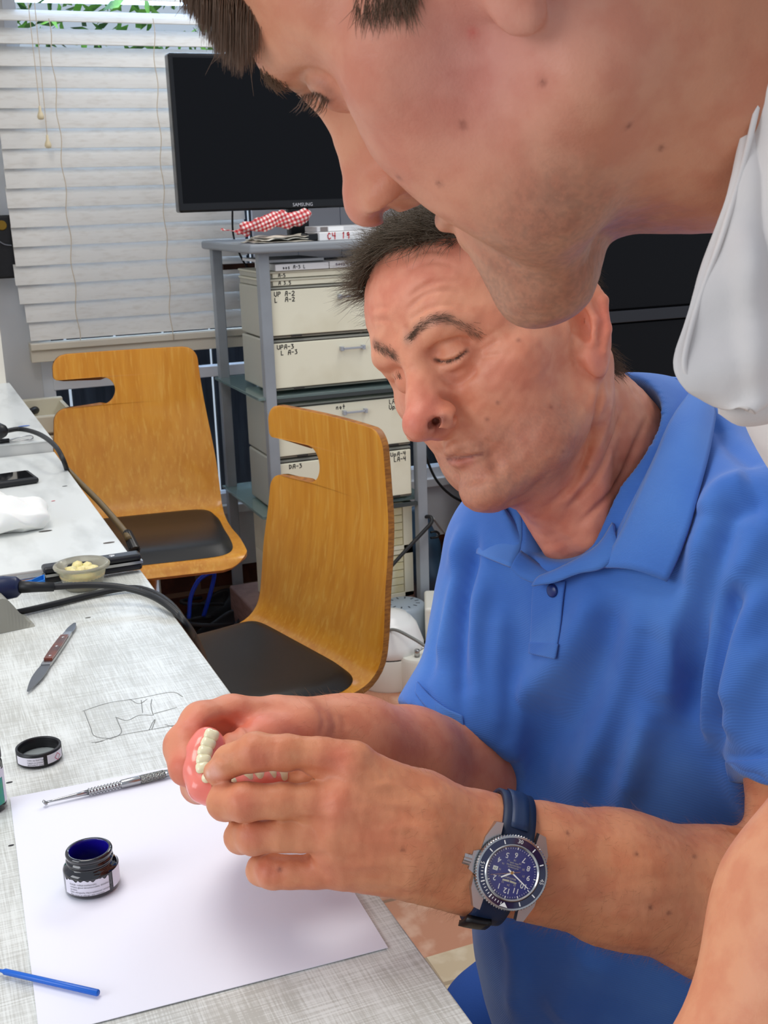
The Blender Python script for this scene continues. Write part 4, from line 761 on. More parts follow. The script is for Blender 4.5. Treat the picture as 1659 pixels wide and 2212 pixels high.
o = np_obj('tissue', ts.V, ts.Q, mat('white tissue', (242, 241, 236), rough=.8, sss=.1)); tag(o, 'crumpled white paper tissue on the middle workbench section', 'tissue')
t = thing('tweezers', 'steel tweezers with a black grip lying on the raised far workbench section', 'tweezers', atz(30, 948, .777)); 
g = G(); g.tube([atz(-5, 954, .779), atz(20, 951, .779)], [.005, .004], 10); g.obj('grip', mat('black plastic', (26, 26, 28), rough=.4), t, smooth=True)
g = G(); q = bez([atz(18, 951, .779), atz(45, 944, .779), atz(66, 941, .779), atz(71, 946, .779), atz(60, 950, .779), atz(20, 953, .779)], 8); g.tube(q, .0013, 6); g.obj('arms', M_STEEL, t, smooth=True)
PL = thing('plug_cable', 'black plug with an olive hose trailing over the far bench edge towards the black connector', 'cable', atz(5, 930, .80)); g = G(); g.tube([atz(-20, 932, .803), atz(0, 931, .803), atz(7, 931, .802), atz(14, 931, .800)], [.016, .016, .012, .005], 18); g.obj('plug', mat('black plastic', (26, 26, 28), rough=.4), PL, smooth=True)
g = G(); q = [atz(12, 931, .80), atz(45, 927, .798), atz(85, 938, .796), atz(118, 962, .792), atz(136, 992, .775), atz(146, 1020, .745)]; g.tube(bez(q, 10), .0045, 10); g.obj('cable', M_RUB, PL, smooth=True)
g = G(); q = [atz(146, 1015, .745), atz(175, 1045, .735), atz(215, 1085, .73), atz(250, 1125, .725), atz(270, 1150, .72), atz(278, 1165, .715)]; g.tube(bez(q, 10), .0052, 12); g.obj('hose', mat('olive rubber hose', (112, 92, 56), rough=.45), PL, smooth=True)
g = G(); a_, b_ = atz(275, 1152, .72), atz(291, 1188, .70)
for k in range(12):
    th = k * math.pi / 6; off = np.array([.0065 * math.cos(th), 0, .0065 * math.sin(th)]); g.tube([a_ + off * .8, b_ + off], [.0022, .0026], 5)
g.tube([a_, b_], [.006, .008], 14); g.obj('connector', mat('black ribbed plastic', (34, 32, 32), rough=.4), PL)
for i, (px_, py_, L_, c_) in enumerate(((98, 1147, .018, (70, 66, 62)), (115, 1082, .006, (200, 50, 60)), (52, 920, .022, (70, 110, 190)), (140, 1050, .008, (90, 90, 90)), (235, 1172, .015, (96, 88, 84)), (24, 1826, .004, (50, 50, 52)), (190, 1334, .006, (120, 118, 110)), (20, 1690, .005, (60, 60, 60)))):
    z_ = .7515 if py_ < 1240 else BZ + .0002; z_ = .776 if py_ < 960 else z_
    p_ = atz(px_, py_, z_); g = G(); g.lathe([(0, .0004), (L_ * .5, .0003), (L_ * .55, 0)], Matrix.Translation(Vector(p_)) @ Matrix.Diagonal((1, .35, 1, 1)), 9); o = g.obj('crumb', mat('crumb %d' % i, c_, rough=.7)); tag(o, ['dark scrape mark in front of the tissue', 'small red crumb between tissue and bench edge', 'blue mark beside the black plug', 'grey crumb right of the phone', 'dark chip near the bench edge by the knife handle', 'tiny dark crumb left of the paper', 'pale grey crumb right of the grey stand', 'tiny crumb left of the carving instrument'][i], 'crumb')
# ------------------------------------------------------------------ things on the floor
F0 = FZ
tc0 = (atz(868, 1365, -.0)); tub_c = aty(866, 1300, 2.80)
zt_ = aty(866, 1300, 2.945)[2]; rt_ = abs(aty(916, 1315, 2.945)[0] - aty(820, 1315, 2.945)[0]) / 2 * .98; xc_ = aty(868, 1300, 2.945)[0]
TB = thing('vented_tub', 'round grey plastic tub with a ring of slots in its lid, under the rack', 'tub', (xc_, 2.935, zt_ - .10)); Mt = Matrix.Translation((xc_, 2.935, zt_)); M_TUB = mat('blue grey plastic', (150, 162, 172), rough=.4)
g = G(); g.lathe([(0, 0), (rt_ * .8, 0), (rt_ * .9, -.004), (rt_ * .97, -.014), (rt_ * 1.02, -.10), (rt_ * 1.0, -.105), (0, -.105)], Mt, 56); g.obj('tub_body', M_TUB, TB, smooth=True)
g = G()
for k in range(12): a_ = k * math.pi / 6; g.box((rt_ * .62 - .006, -.002, -.001), (rt_ * .62 + .006, .002, .0006), Mt @ Matrix.Rotation(a_, 4, 'Z') @ Matrix.Translation((0, 0, 0)) )
g.obj('vent_slots', mat('dark slot', (60, 66, 72), rough=.6), TB)
g = G(); g.box((rt_ * .95, -.02, -.045), (rt_ * 1.2, .02, -.03), Mt, bev=.004); g.obj('lug', M_TUB, TB)
# plinth under the tub
g = G(); g.box((xc_ - .055, 2.885, F0 + .001), (xc_ + .05, 2.99, zt_ - .106), bev=.004); o = g.obj('dark_box', mat('near black plastic', (40, 38, 38), rough=.6)); tag(o, 'dark low box under the round grey tub', 'box')
# control box with display
p = aty(905, 1380, 2.62); cb0 = atz(908, 1400, F0 + .10)
CB = thing('control_box', 'white sloping control box with a small dark display near the blue sleeve', 'device', (1.3, 2.9, F0)); A_ = aty(917, 1300, 2.84)
Mcb = Matrix.Translation((A_[0], 2.84, F0)) @ Matrix.Rotation(math.radians(-24), 4, 'Z'); hh = A_[2] - F0 - .02; M_OFFW = mat('off white plastic', (236, 234, 222), rough=.4)
pol = [(0, 0), (.20, 0), (.20, hh + .02), (.07, hh + .02), (0, hh)]; g = G(); vs = [Mcb @ Vector((x_, y_, z_)) for y_ in (0, .0) for x_, z_ in pol]
g = G(); g.box((0, 0, 0), (.17, .16, hh), Mcb, bev=.008); g.obj('housing', M_OFFW, CB)
g = G(); g.box((.016, -.0015, hh - .105), (.15, .001, hh - .022), Mcb, bev=.0005); g.obj('panel', mat('grey panel', (138, 146, 150), rough=.4), CB)
g = G(); g.box((.028, -.003, hh - .070), (.12, -.001, hh - .050), Mcb); g.obj('display', mat('dark green display', (30, 42, 26), rough=.15), CB)
v, f = text_mesh('POWER CTRL', .0125); g = G(); g.add([Mcb @ Vector((.026 + q[0], -.0022, hh - .038 + q[1])) for q in v], f); g.obj('lettering', mat('blue grey print', (96, 112, 130)), CB)
# white round machine
mx = atz(845, 1495, F0); MW = thing('polishing_machine', 'white domed round machine on the tiles beside the near wooden chair', 'machine', (mx[0] + .02, mx[1] + .12, F0)); R0 = .098; mq = atz(845, 1498, F0); mq = mq + nrm([mq[0], mq[1], 0]) * R0; Mm = Matrix.Translation((mq[0], mq[1], F0))
g = G(); g.lathe([(0, 0), (R0 * .97, 0), (R0, .006), (R0, .088), (R0 * .985, .092)], Mm, 64); g.obj('base', M_OFFW, MW, smooth=True, sharp=40)
g = G(); g.lathe([(R0 * .94, .093), (R0 * .985, .096), (R0 * .985, .115), (R0 * .95, .125), (R0 * .80, .168), (R0 * .66, .185), (R0 * .60, .186), (R0 * .52, .198), (R0 * .2, .206), (0, .207)], Mm, 64); g.obj('dome_lid', mat('white gloss plastic', (240, 240, 236), rough=.25), MW, smooth=True)
p2 = atz(892, 1500, F0); p2 = atz(905, 1503, F0); p2 = p2 + nrm([p2[0], p2[1], 0]) * .05; M2 = Matrix.Translation((p2[0], p2[1], F0)) @ Matrix.Diagonal((.8, .8, .95, 1)); g = G(); g.lathe([(0, 0), (.062, 0), (.064, .004), (.064, .098), (.058, .106), (.0, .108)], M2, 40); g.obj('motor_housing', M_OFFW, MW, smooth=True, sharp=40)
g = G(); g.lathe([(0, .108), (.0095, .108), (.0095, .128), (.008, .130), (0, .130)], M2 @ Matrix.Translation((-.012, -.02, 0)), 20); g.tube([M2 @ Vector((-.012, -.02, .122)), M2 @ Vector((.05, .0, .135))], .003, 8); g.obj('metal_knob', M_STEEL, MW, smooth=True)
g = G(); q = [aty(822, 1372, 2.80), aty(850, 1360, 2.76), aty(890, 1378, 2.70), aty(925, 1400, 2.66)]; g.tube(bez(q, 8), .0045, 8); o = g.obj('grey_cable', mat('grey cable', (130, 132, 128), rough=.5), smooth=True); tag(o, 'grey cable looping over the white domed machine', 'cable')
# blue grey vacuum body behind the rack posts
vb0, vb1 = aty(925, 1125, 3.3), aty(920, 1285, 3.3)
VC = Sdf(); VC.chain([aty(905, 1110, 3.40), aty(915, 1180, 3.36), aty(925, 1240, 3.34), aty(918, 1285, 3.34)], [.028, .050, .052, .035], k=.03); VC.chain([aty(893, 1110, 3.40), aty(896, 1200, 3.38), aty(905, 1270, 3.38)], [.02, .03, .02], k=.02); vk = Skin(VC, (1.2, 3.1, -.12), (1.8, 3.58, .6), .004); vk.V[:, 2] = np.maximum(vk.V[:, 2], F0 + .001)
VT = thing('vacuum_cleaner', 'slate blue machine casing standing behind the right post of the rack', 'machine', (1.45, 3.36, F0)); np_obj('casing', vk.V, vk.Q, mat('slate blue plastic', (52, 76, 98), rough=.4), VT)
g = G(); p = aty(938, 1150, 3.29); g.tube(bez([aty(930, 1150, 3.28), aty(940, 1148, 3.28), aty(948, 1153, 3.28), aty(944, 1160, 3.28), aty(930, 1162, 3.28)], 6), .004, 6); g.obj('latch', mat('black plastic', (26, 26, 28), rough=.4), VT, smooth=True)
for nm, pts, r_, m_, lb in (('hose', [aty(946, 1237, 3.3), aty(975, 1232, 3.32), aty(1010, 1228, 3.35)], .006, mat('blue hose', (24, 84, 190), rough=.4), 'blue hose crossing the brick wall behind the blue sleeve'),
    ('white_cable', [aty(936, 1120, 3.45), aty(955, 1145, 3.5), aty(985, 1175, 3.52), aty(1010, 1195, 3.54)], .004, mat('white cable', (206, 202, 194), rough=.5), 'white cable slanting down in front of the window ledge and bricks'),
    ('black_cable', [aty(905, 940, 3.42), aty(925, 1000, 3.45), aty(945, 1040, 3.45), aty(975, 1070, 3.45), aty(1012, 1090, 3.45)], .0045, M_RUB, 'black cable hanging in front of the window right of the rack'),
    ('black_cable', [aty(800, 1272, 2.95), aty(830, 1240, 2.95), aty(880, 1185, 2.96), aty(915, 1148, 2.97), aty(932, 1128, 2.97), aty(930, 1117, 2.98), aty(918, 1116, 3.0)], .0055, M_RUB, 'black cable crossing the small drawers and looped on the right rack post'),
    ('blue_tube', [aty(408, 1335, 3.30), aty(412, 1290, 3.30), aty(428, 1255, 3.30), aty(448, 1240, 3.30), aty(461, 1238, 3.30), aty(462, 1250, 3.31), aty(452, 1290, 3.32), aty(440, 1330, 3.34)], .0065, mat('vivid blue tube', (16, 60, 190), rough=.3), 'looped vivid blue tube standing against the bricks under the farther chair'),
    ('blue_coil', [aty(945, 1262, 3.2), aty(955, 1262, 3.2), aty(965, 1272, 3.2), aty(968, 1285, 3.2)], .010, mat('vivid blue tube', (16, 60, 190), rough=.3), 'short thick blue tube end by the control box'),
    ('red_plug', [aty(944, 1280, 3.1), aty(958, 1277, 3.1), aty(966, 1282, 3.1)], .010, mat('red plastic', (176, 44, 40), rough=.4), 'small red plug behind the white control box')):
    g = G(); g.tube(bez(pts, 10), r_, 12); o = g.obj(nm, m_, smooth=True); tag(o, lb, nm.split('_')[-1])
# black clogs on the floor under the farther chair
def clog(c0, c1, w, h, label):
    t = thing('clog', label, 'shoe', c0, 'black clogs'); d = nrm(c1 - c0); d[2] = 0; d = nrm(d); L_ = np.linalg.norm((c1 - c0)[:2]); s_ = np.cross([0, 0, 1], d); M = np.stack([d, s_, [0, 0, 1]], 1); m_ = (c0 + c1) / 2; m_[2] = F0
    S = Sdf(); S.ell(m_ + [0, 0, h * .45], (L_ / 2, w / 2, h * .55), M=M, k=.02); S.ell(m_ + d * L_ * .22 + [0, 0, h * .6], (L_ * .27, w * .48, h * .5), M=M, k=.03); S.ell(m_ - d * L_ * .14 + [0, 0, h * .95], (L_ * .33, w * .36, h * .72), M=M, k=.012, mode='s'); S.plane(m_ + [0, 0, .001], (0, 0, -1))
    k_ = Skin(S, m_ - [.2, .2, .05], m_ + [.2, .2, .2], .004); np_obj('clog_shell', k_.V, k_.Q, mat('matte black foam', (26, 27, 31), rough=.6), t)
    g = G(); 
    for u in (-1, 0, 1): g.lathe([(0, .001), (.006, 0)], Matrix.Translation(Vector(m_ + d * L_ * (.30 + .03 * (u == 0)) + s_ * u * .022 + np.array([0, 0, h * (1.02 - .08 * abs(u))]))), 12)
    g.obj('vent_holes', mat('black hole', (6, 6, 7), rough=.9), t)
    g = G(); q = [m_ - d * L_ * .05 + s_ * w * .46 + np.array([0, 0, h * .9]), m_ - d * L_ * .40 + s_ * w * .3 + np.array([0, 0, h * 1.15]), m_ - d * L_ * .50 + np.array([0, 0, h * 1.2]), m_ - d * L_ * .40 - s_ * w * .3 + np.array([0, 0, h * 1.15]), m_ - d * L_ * .05 - s_ * w * .46 + np.array([0, 0, h * .9])]; g.tube(bez(q, 6), .006, 8); g.obj('heel_strap', mat('matte black foam', (26, 27, 31), rough=.6), t, smooth=True)
clog(atz(400, 1350, F0 + .03), atz(530, 1300, F0 + .03), .115, .085, 'black foam clog, farther one, on the floor between the two wooden chairs')
clog(atz(415, 1395, F0 + .03), atz(560, 1345, F0 + .03), .115, .085, 'black foam clog, nearer one, just behind the nearer chair seat')
# dark cupboards on the right
DK = thing('dark_cabinet', 'tall black cabinet behind the two people at the right', 'cabinet', (2.6, 3.0, FZ)); M_DARK = mat('black cabinet laminate', (8, 9, 13), rough=.45, spec=.2)
yk = 2.9; xa = aty(1330, 700, yk)[0] - .25
g = G(); g.box((xa, yk, FZ), (3.1, yk + .5, 1.9)); g.obj('carcass', M_DARK, DK)
za, zb_ = aty(1400, 665, yk)[2], aty(1400, 690, yk)[2]
g = G(); g.box((xa + .01, yk - .02, za + .004), (3.08, yk, 1.35), bev=.003); g.obj('upper_drawer', M_DARK, DK); g = G(); g.box((xa + .01, yk - .02, FZ + .06), (3.08, yk, zb_ - .004), bev=.003); g.obj('lower_drawer', M_DARK, DK); g = G(); g.box((xa + .01, yk - .028, zb_), (3.08, yk - .004, za), bev=.002); g.obj('grip_rail', mat('charcoal strip', (34, 35, 40), rough=.35), DK)
g = G(); g.box((xa + .01, yk - .02, 1.36), (3.08, yk, 1.88), bev=.003); g.obj('top_drawer', M_DARK, DK)
# ------------------------------------------------------------------ heads
def head_sdf(o=None, near=-1):
    """person's own axes in centimetres: x = their right, y = forward, z = up; origin between the ears"""
    q = dict(nose=1.0, nosew=1.0, tip=(0, 11.0, -1.25), tipr=1.0, chin=(0, 7.3, -7.5), chinr=(1.9, 2.0, 1.5), lips=1.0, cheek=1.0, jowl=0.0, brow=1.0, gonx=5.5, gonz=-4.9, mouthy=0.0, ear=1.0, neckr=5.4)
    q['eyex'] = 3.0; q['eyey'] = 6.75; q['full'] = 0.0; q['eary'] = 0.0; q['open'] = False; q['nx'] = .78; q['nz'] = 0.0; q.update(o or {}); S = Sdf()
    S.ell((0, -1.2, 5.0), (7.5, 9.3, 8.0), k=1)
    S.ell((0, 2.0, 6.0), (6.5, 6.7, 5.8), k=2)
    S.ell((0, 1.6, -0.5), (5.8, 6.0, 6.8), k=2)
    for s in (-1, 1):
        S.chain([(s * 6.5, 0.6, 0.5), (s * 5.3, 4.3, 0.1), (s * 3.1, 6.2, -0.9)], [0.9, 1.3 * q['cheek'], 1.1], k=2.4)
        S.cone((s * 6.1, -0.4, -0.5), (s * q['gonx'], 0.3, q['gonz']), 1.1, 1.3, k=2)
        S.cone((s * q['gonx'], 0.3, q['gonz']), (s * 3.4, 3.7 + q['full'], -6.7), 1.3, 1.25, k=2)
        S.cone((s * 3.4, 3.7 + q['full'], -6.7), (s * 0.6, q['chin'][1] - .3, q['chin'][2] - .1), 1.25, 1.25, k=1.6)
        S.ell((s * (3.3 + .3 * q['full']), 3.1 + 1.2 * q['full'], -3.0 - .4 * q['full']), (2.3 + q['jowl'] * .3, 3.1 + .3 * q['full'], 3.7), k=2.2)
        if q['jowl']: S.ell((s * 4.0, 3.3, -5.8), (1.6, 2.1, 1.8), k=2.0)
    S.chain([(-5.2, 5.2, 3.4), (-2.9, 7.4, 3.9), (0, 7.9, 3.7), (2.9, 7.4, 3.9), (5.2, 5.2, 3.4)], [.8 * q['brow'], .95 * q['brow'], .8, .95 * q['brow'], .8 * q['brow']], k=1.8)
    S.ell((0, 2.4, -5.3), (4.0, 3.8, 2.5), k=2)
    S.ell((0, 5.4 + q['mouthy'], -4.3), (2.4, 3.6, 2.7), k=1.5)
    S.ell(q['chin'], q['chinr'], k=1.5)
    if q['full']: S.ell((0, 7.0, -6.2), (2.2, 1.75, 1.5), k=1.4)
    # sockets and closed-down lids
    for s in (-1, 1):
        S.ell((s * 3.3, 8.75, 2.0), (1.9, 1.35, 1.1), k=1.5, mode='s')
        S.ell((s * q['eyex'], q['eyey'], 2.0), (1.35, 1.30, 1.22), k=0.5)
    if q['open']: S.chain([(-1.9, 7.75, 2.1), (-2.6, 8.15, 2.3), (-3.3, 8.1, 2.3), (-3.8, 7.75, 2.15)], [.1, .22, .15, .04], k=.15, mode='s')
    # nose
    t = np.array(q['tip'], float)
    S.cone((0, 8.15, 3.2), (0, t[1] - .6, t[2] + .6), .72 * q['nosew'], .85 * q['nosew'], k=1.0)
    S.cone((0, 7.0, 2.2), (0, t[1] - 1.75, t[2] + .1), 1.05 * q['nosew'], 1.35 * q['nosew'], k=1.2)
    S.ell(t, (q['tipr'] * 1.02, q['tipr'], q['tipr'] * .9), k=.9)
    for s in (-1, 1):
        S.ell((s * 1.28 * q['nosew'], t[1] - 1.2, t[2] - .45), (.62 * q['nosew'], 1.05, .72), k=.55)
    S.cone(t + (0, -.3, -.55), t + (0, -1.6, -1.1), .38, .45, k=.5)
    for s in (-1, 1):
        S.ell((s * q['nx'] * q['nosew'], t[1] - .85, t[2] - 1.0 + q['nz']), (.34 * q['nosew'], .72, .5), k=.3, mode='s')
    # lips
    m = q['mouthy']; l = q['lips']
    S.chain([(-2.4, 6.6 + m, -4.45), (-1.2, 8.3 + m, -3.98), (-.35, 9.0 + m, -3.82), (0, 8.95 + m, -3.9), (.35, 9.0 + m, -3.82), (1.2, 8.3 + m, -3.98), (2.4, 6.6 + m, -4.45)], [.18, .36 * l, .42 * l, .40 * l, .42 * l, .36 * l, .18], k=.5)
    S.chain([(-2.2, 6.7 + m, -4.65), (-1.0, 8.3 + m, -4.95), (0, 8.8 + m, -5.0), (1.0, 8.3 + m, -4.95), (2.2, 6.7 + m, -4.65)], [.2, .45 * l, .5 * l, .45 * l, .2], k=.5)
    S.chain([(-2.3, 7.4 + m, -4.55), (-1.3, 8.75 + m, -4.42), (0, 9.4 + m, -4.4), (1.3, 8.75 + m, -4.42), (2.3, 7.4 + m, -4.55)], [.08, .12, .12, .12, .08], k=.2, mode='s')
    # ears
    e = q['ear']
    for s in (-1, 1):
        def p(y, z, dx=0): return (s * (7.05 + dx + (.3 - y) * .62), y * e * .95 - .2 + q['eary'], z * e)
        S.ell(p(-1.0, .3, -.05), (.42, 1.75 * e, 2.9 * e), M=np.array([[.85, -.53 * s, 0], [.53 * s, .85, 0], [0, 0, 1]]), k=.5)
        S.ell(p(-.70, .2, .75), (.95, .95 * e, 1.5 * e), k=.3, mode='s')
        S.ell(p(-1.1, 1.9, .65), (.62, .75 * e, .62 * e), k=.25, mode='s')
        S.chain([p(.1, .4, .1), p(.55, 1.6, .15), p(.1, 2.75, .25), p(-1.1, 3.15, .35), p(-2.3, 2.4, .35), p(-2.6, 1.0, .32), p(-2.1, -.7, .3), p(-1.3, -1.9, .3)], [.25, .3, .34, .34, .34, .3, .28, .3], k=.3)
        S.chain([p(-.4, 2.1, .35), p(-1.45, 1.3, .45), p(-1.5, .1, .45), p(-.9, -1.1, .4)], [.2, .26, .26, .25], k=.35)
        S.ell(p(-.7, -2.35, .1), (.38, .75 * e, .95 * e), k=.6)
        S.ell(p(.35, .1, .15), (.35, .4, .6), k=.4)
    for i, (ty, a, k, mo) in enumerate(S.ops):      # centimetres -> metres
        a = list(a); a[0] = a[0] * .01; a[1] = a[1] * .01
        if ty == 'c': a[2] *= .01; a[3] *= .01
        S.ops[i] = (ty, tuple(a), k * .01, mo)
    return S
def skin_mat(name):
    return mat(name, attr='Col', rough=.46, spec=.38, sss=.12, noise=[((246, 232, 230), 60, .42, .62)], bump=[(900, .22, .0006), (260, .18, .0009)])
# ------------------------------------------------------------------ the two people
def ortho(M): u, _, v = np.linalg.svd(np.array(M)); return u @ v
MN_R = ortho([[-0.3418, -0.8897, -0.3026], [0.8501, -0.43, 0.3041], [-0.4007, -0.1533, 0.9033]]); MN_T = np.array([0.4235, 0.7861, 1.0741])
FG_R = ortho([[0.7031, -0.4651, -0.5379], [0.7051, 0.5537, 0.4429], [0.0918, -0.6907, 0.7173]]); FG_T = np.array([0.2257, 0.3962, 1.2781])
def MN(x, y, z): return MN_R @ (np.array([x, y, z]) * .01) + MN_T
def FG(x, y, z): return FG_R @ (np.array([x, y, z]) * .01) + FG_T
def WC(seq): return [W(*p[:3]) for p in seq], [p[3] for p in seq]
def ss(x, a, b): t = np.clip((x - a) / (b - a), 0, 1); return t * t * (3 - 2 * t)
def near_hand():
    S = Sdf()
    p, r = WC([(1745, 1985, .805, .052), (1560, 1955, .785, .0475), (1330, 1895, .762, .040), (1170, 1862, .748, .0335), (1040, 1835, .738, .0315)]); S.chain(p, r, k=.02)
    S.chain([W(1745, 1985, .805), W(1800, 1780, .80), (.56, .64, .93)], [.050, .050, .055], k=.02)
    for a, b, ra, rb in (((1040, 1800, .735), (760, 1665, .705), .021, .0155), ((1040, 1830, .732), (735, 1745, .698), .023, .0150), ((1030, 1870, .738), (720, 1820, .705), .023, .0145), ((1020, 1895, .742), (735, 1870, .718), .020, .0140)):
        S.cone(W(*a), W(*b), ra, rb, k=.018)
    S.cone(W(900, 1790, .715), W(790, 1762, .712), .026, .018, k=.02)
    fingers = [
        [(760, 1652, .706, .0150), (690, 1634, .702, .0116), (618, 1625, .699, .0106), (552, 1624, .699, .0114), (495, 1644, .703, .0094), (466, 1668, .709, .0076)],
        [(740, 1742, .700, .0148), (670, 1732, .697, .0112), (610, 1729, .695, .0104), (528, 1732, .694, .0112), (486, 1733, .704, .0106), (484, 1738, .732, .0098)],
        [(725, 1812, .706, .0140), (665, 1804, .703, .0108), (610, 1803, .702, .0101), (548, 1807, .703, .0105), (520, 1808, .716, .0098), (522, 1800, .742, .0092)],
        [(738, 1872, .716, .0134), (680, 1882, .714, .0104), (630, 1884, .714, .0097), (590, 1883, .716, .0101), (566, 1880, .728, .0094), (572, 1866, .750, .0086)]]
    for f in fingers:
        p, r = WC(f); S.sub(Sdf().chain(p, r, k=.004), k=.0030, mode='u')
    p, r = WC([(900, 1740, .735, .022), (780, 1690, .752, .017), (660, 1680, .762, .0135), (590, 1690, .760, .0120), (545, 1700, .752, .0100)]); S.chain(p, r, k=.010)
    return S
def far_hand():
    S = Sdf()
    p, r = WC([(1105, 1700, 1.03, .046), (985, 1665, .96, .044), (880, 1640, .90, .037), (790, 1612, .862, .0305), (740, 1600, .845, .029)]); S.chain(p, r, k=.02)
    S.chain([W(1105, 1700, 1.03), W(1085, 1350, 1.0), W(1110, 1200, 1.0)], [.046, .040, .042], k=.02)
    for a, b, ra, rb in (((760, 1590, .850), (600, 1560, .815), .025, .0190), ((760, 1610, .850), (590, 1600, .825), .024, .018), ((760, 1625, .86), (600, 1640, .84), .022, .016)):
        S.cone(W(*a), W(*b), ra, rb, k=.018)
    fingers = [
        [(590, 1556, .812, .0160), (500, 1548, .795, .0145), (435, 1562, .778, .0138), (400, 1612, .758, .0135), (404, 1658, .742, .0122)],
        [(590, 1605, .826, .0155), (500, 1640, .810, .0130), (445, 1680, .790, .0125), (430, 1696, .770, .0115), (440, 1700, .748, .0105)],
        [(600, 1640, .840, .0150), (520, 1680, .83, .0120), (480, 1710, .81, .0115), (490, 1720, .78, .0105)],
        [(610, 1660, .850, .0130), (550, 1700, .84, .0105), (520, 1725, .82, .0100), (530, 1735, .80, .0090)]]
    for f in fingers:
        p, r = WC(f); S.sub(Sdf().chain(p, r, k=.005), k=.0045, mode='u')
    S.ell(W(500, 1602, .766), (.020, .014, .016), M=RW.T, k=.010, mode='s')
    p, r = WC([(730, 1590, .838, .020), (650, 1580, .812, .0195), (570, 1600, .782, .0145), (520, 1620, .765, .0125), (480, 1640, .752, .0105)]); S.sub(Sdf().chain(p, r, k=.008), k=.008, mode='u')
    return S
def hairs(sk, mask, n, length, dirf, seed=1, curl=.15, k=5, lift=.0):
    """hair strands rooted on a sculpted skin where mask>0"""
    rng = np.random.RandomState(seed); w = np.clip(mask, 0, 1); idx = rng.choice(len(w), n, p=w / w.sum()); out = []
    for i in idx:
        p = sk.V[i] + sk.N[i] * lift; nn = sk.N[i]; L = length * rng.uniform(.55, 1.15); d = nrm(dirf(sk.V[i], nn, rng)); side = np.cross(d, nn); c = rng.normal() * curl; pts = [p]
        for j in range(k - 1):
            pts.append(pts[-1] + d * L / (k - 1)); d = nrm(d + side * c * .5 + rng.normal(size=3) * curl * .35 - nn * .06 * (j > 0))
        out.append(np.array(pts))
    return out
def merge(name, skins, material, parent):
    V = []; Q = []; C = []; n = 0
    for s in skins: V.append(s.V); Q.append(s.Q + n); C.append(s.C); n += len(s.V)
    return np_obj(name, np.vstack(V), np.vstack(Q), material, parent, True, np.vstack(C))
M_SKIN = skin_mat('skin')
M_HAIR = mat('dark hair', (100, 86, 70), rough=.5, spec=.3); M_HAIRF = mat('brown hair', (106, 80, 60), rough=.45, spec=.4); M_FINE = mat('fine body hair', (150, 104, 70), rough=.6); M_BROW = mat('brow hair', (112, 88, 70), rough=.6); M_GREY = mat('greying hair', (88, 84, 78), rough=.5)
# ================= seated man
MAN = thing('person', 'seated person in a blue short-sleeved polo shirt, head bowed over a pink denture', 'person', (.60, .80, 0))
S = head_sdf(dict(jowl=1.0, nosew=1.2, tip=(0, 11.0, -1.35), tipr=1.15, mouthy=-.05, lips=.42, brow=1.1, ear=1.15, nx=.92, eyex=2.6, eyey=6.95, eary=.9)).xf(MN_R, MN_T)
S.cone(MN(0, -2.6, -2.5), MN(1.0, -6.5, -9.5), .055, .058, k=.02)
S.cone(MN(1.0, -6.5, -9.5), (.57, .82, .93), .058, .070, k=.03)
S.cone(MN(0, 3.6, -6.6), MN(-.2, -.5, -13.5), .024, .026, k=.03)
for s in (-1, 1): S.cone(MN(s * 6.2, -2.5, -2.5), MN(s * 1.8, 1.0, -14.5), .012, .010, k=.02)
S.ell((.57, .81, .84), (.12, .16, .15), k=.04)
ry = ray(940, 914); tt_ = np.linspace(.6, 1.1, 900); vv = S.val(CAM + ry[None] * tt_[:, None]); dn_ = tt_[np.argmax(vv < 0)] if (vv < 0).any() else .85
S.cone(W(930, 919, dn_ + .002), W(957, 905, dn_ + .003), .0029, .0022, k=.0022, mode='s'); S.cone(W(942, 913, dn_), W(940, 908, dn_ + .010), .0026, .0026, k=.002, mode='s')
mh = Skin(S, (.22, .60, .80), (.72, 1.04, 1.25), .0016)
hd = Skin(near_hand(), (.05, .40, .60), (.68, .80, 1.0), .0019)
fh = Skin(far_hand(), (.05, .55, .58), (.66, 1.02, .97), .0020)
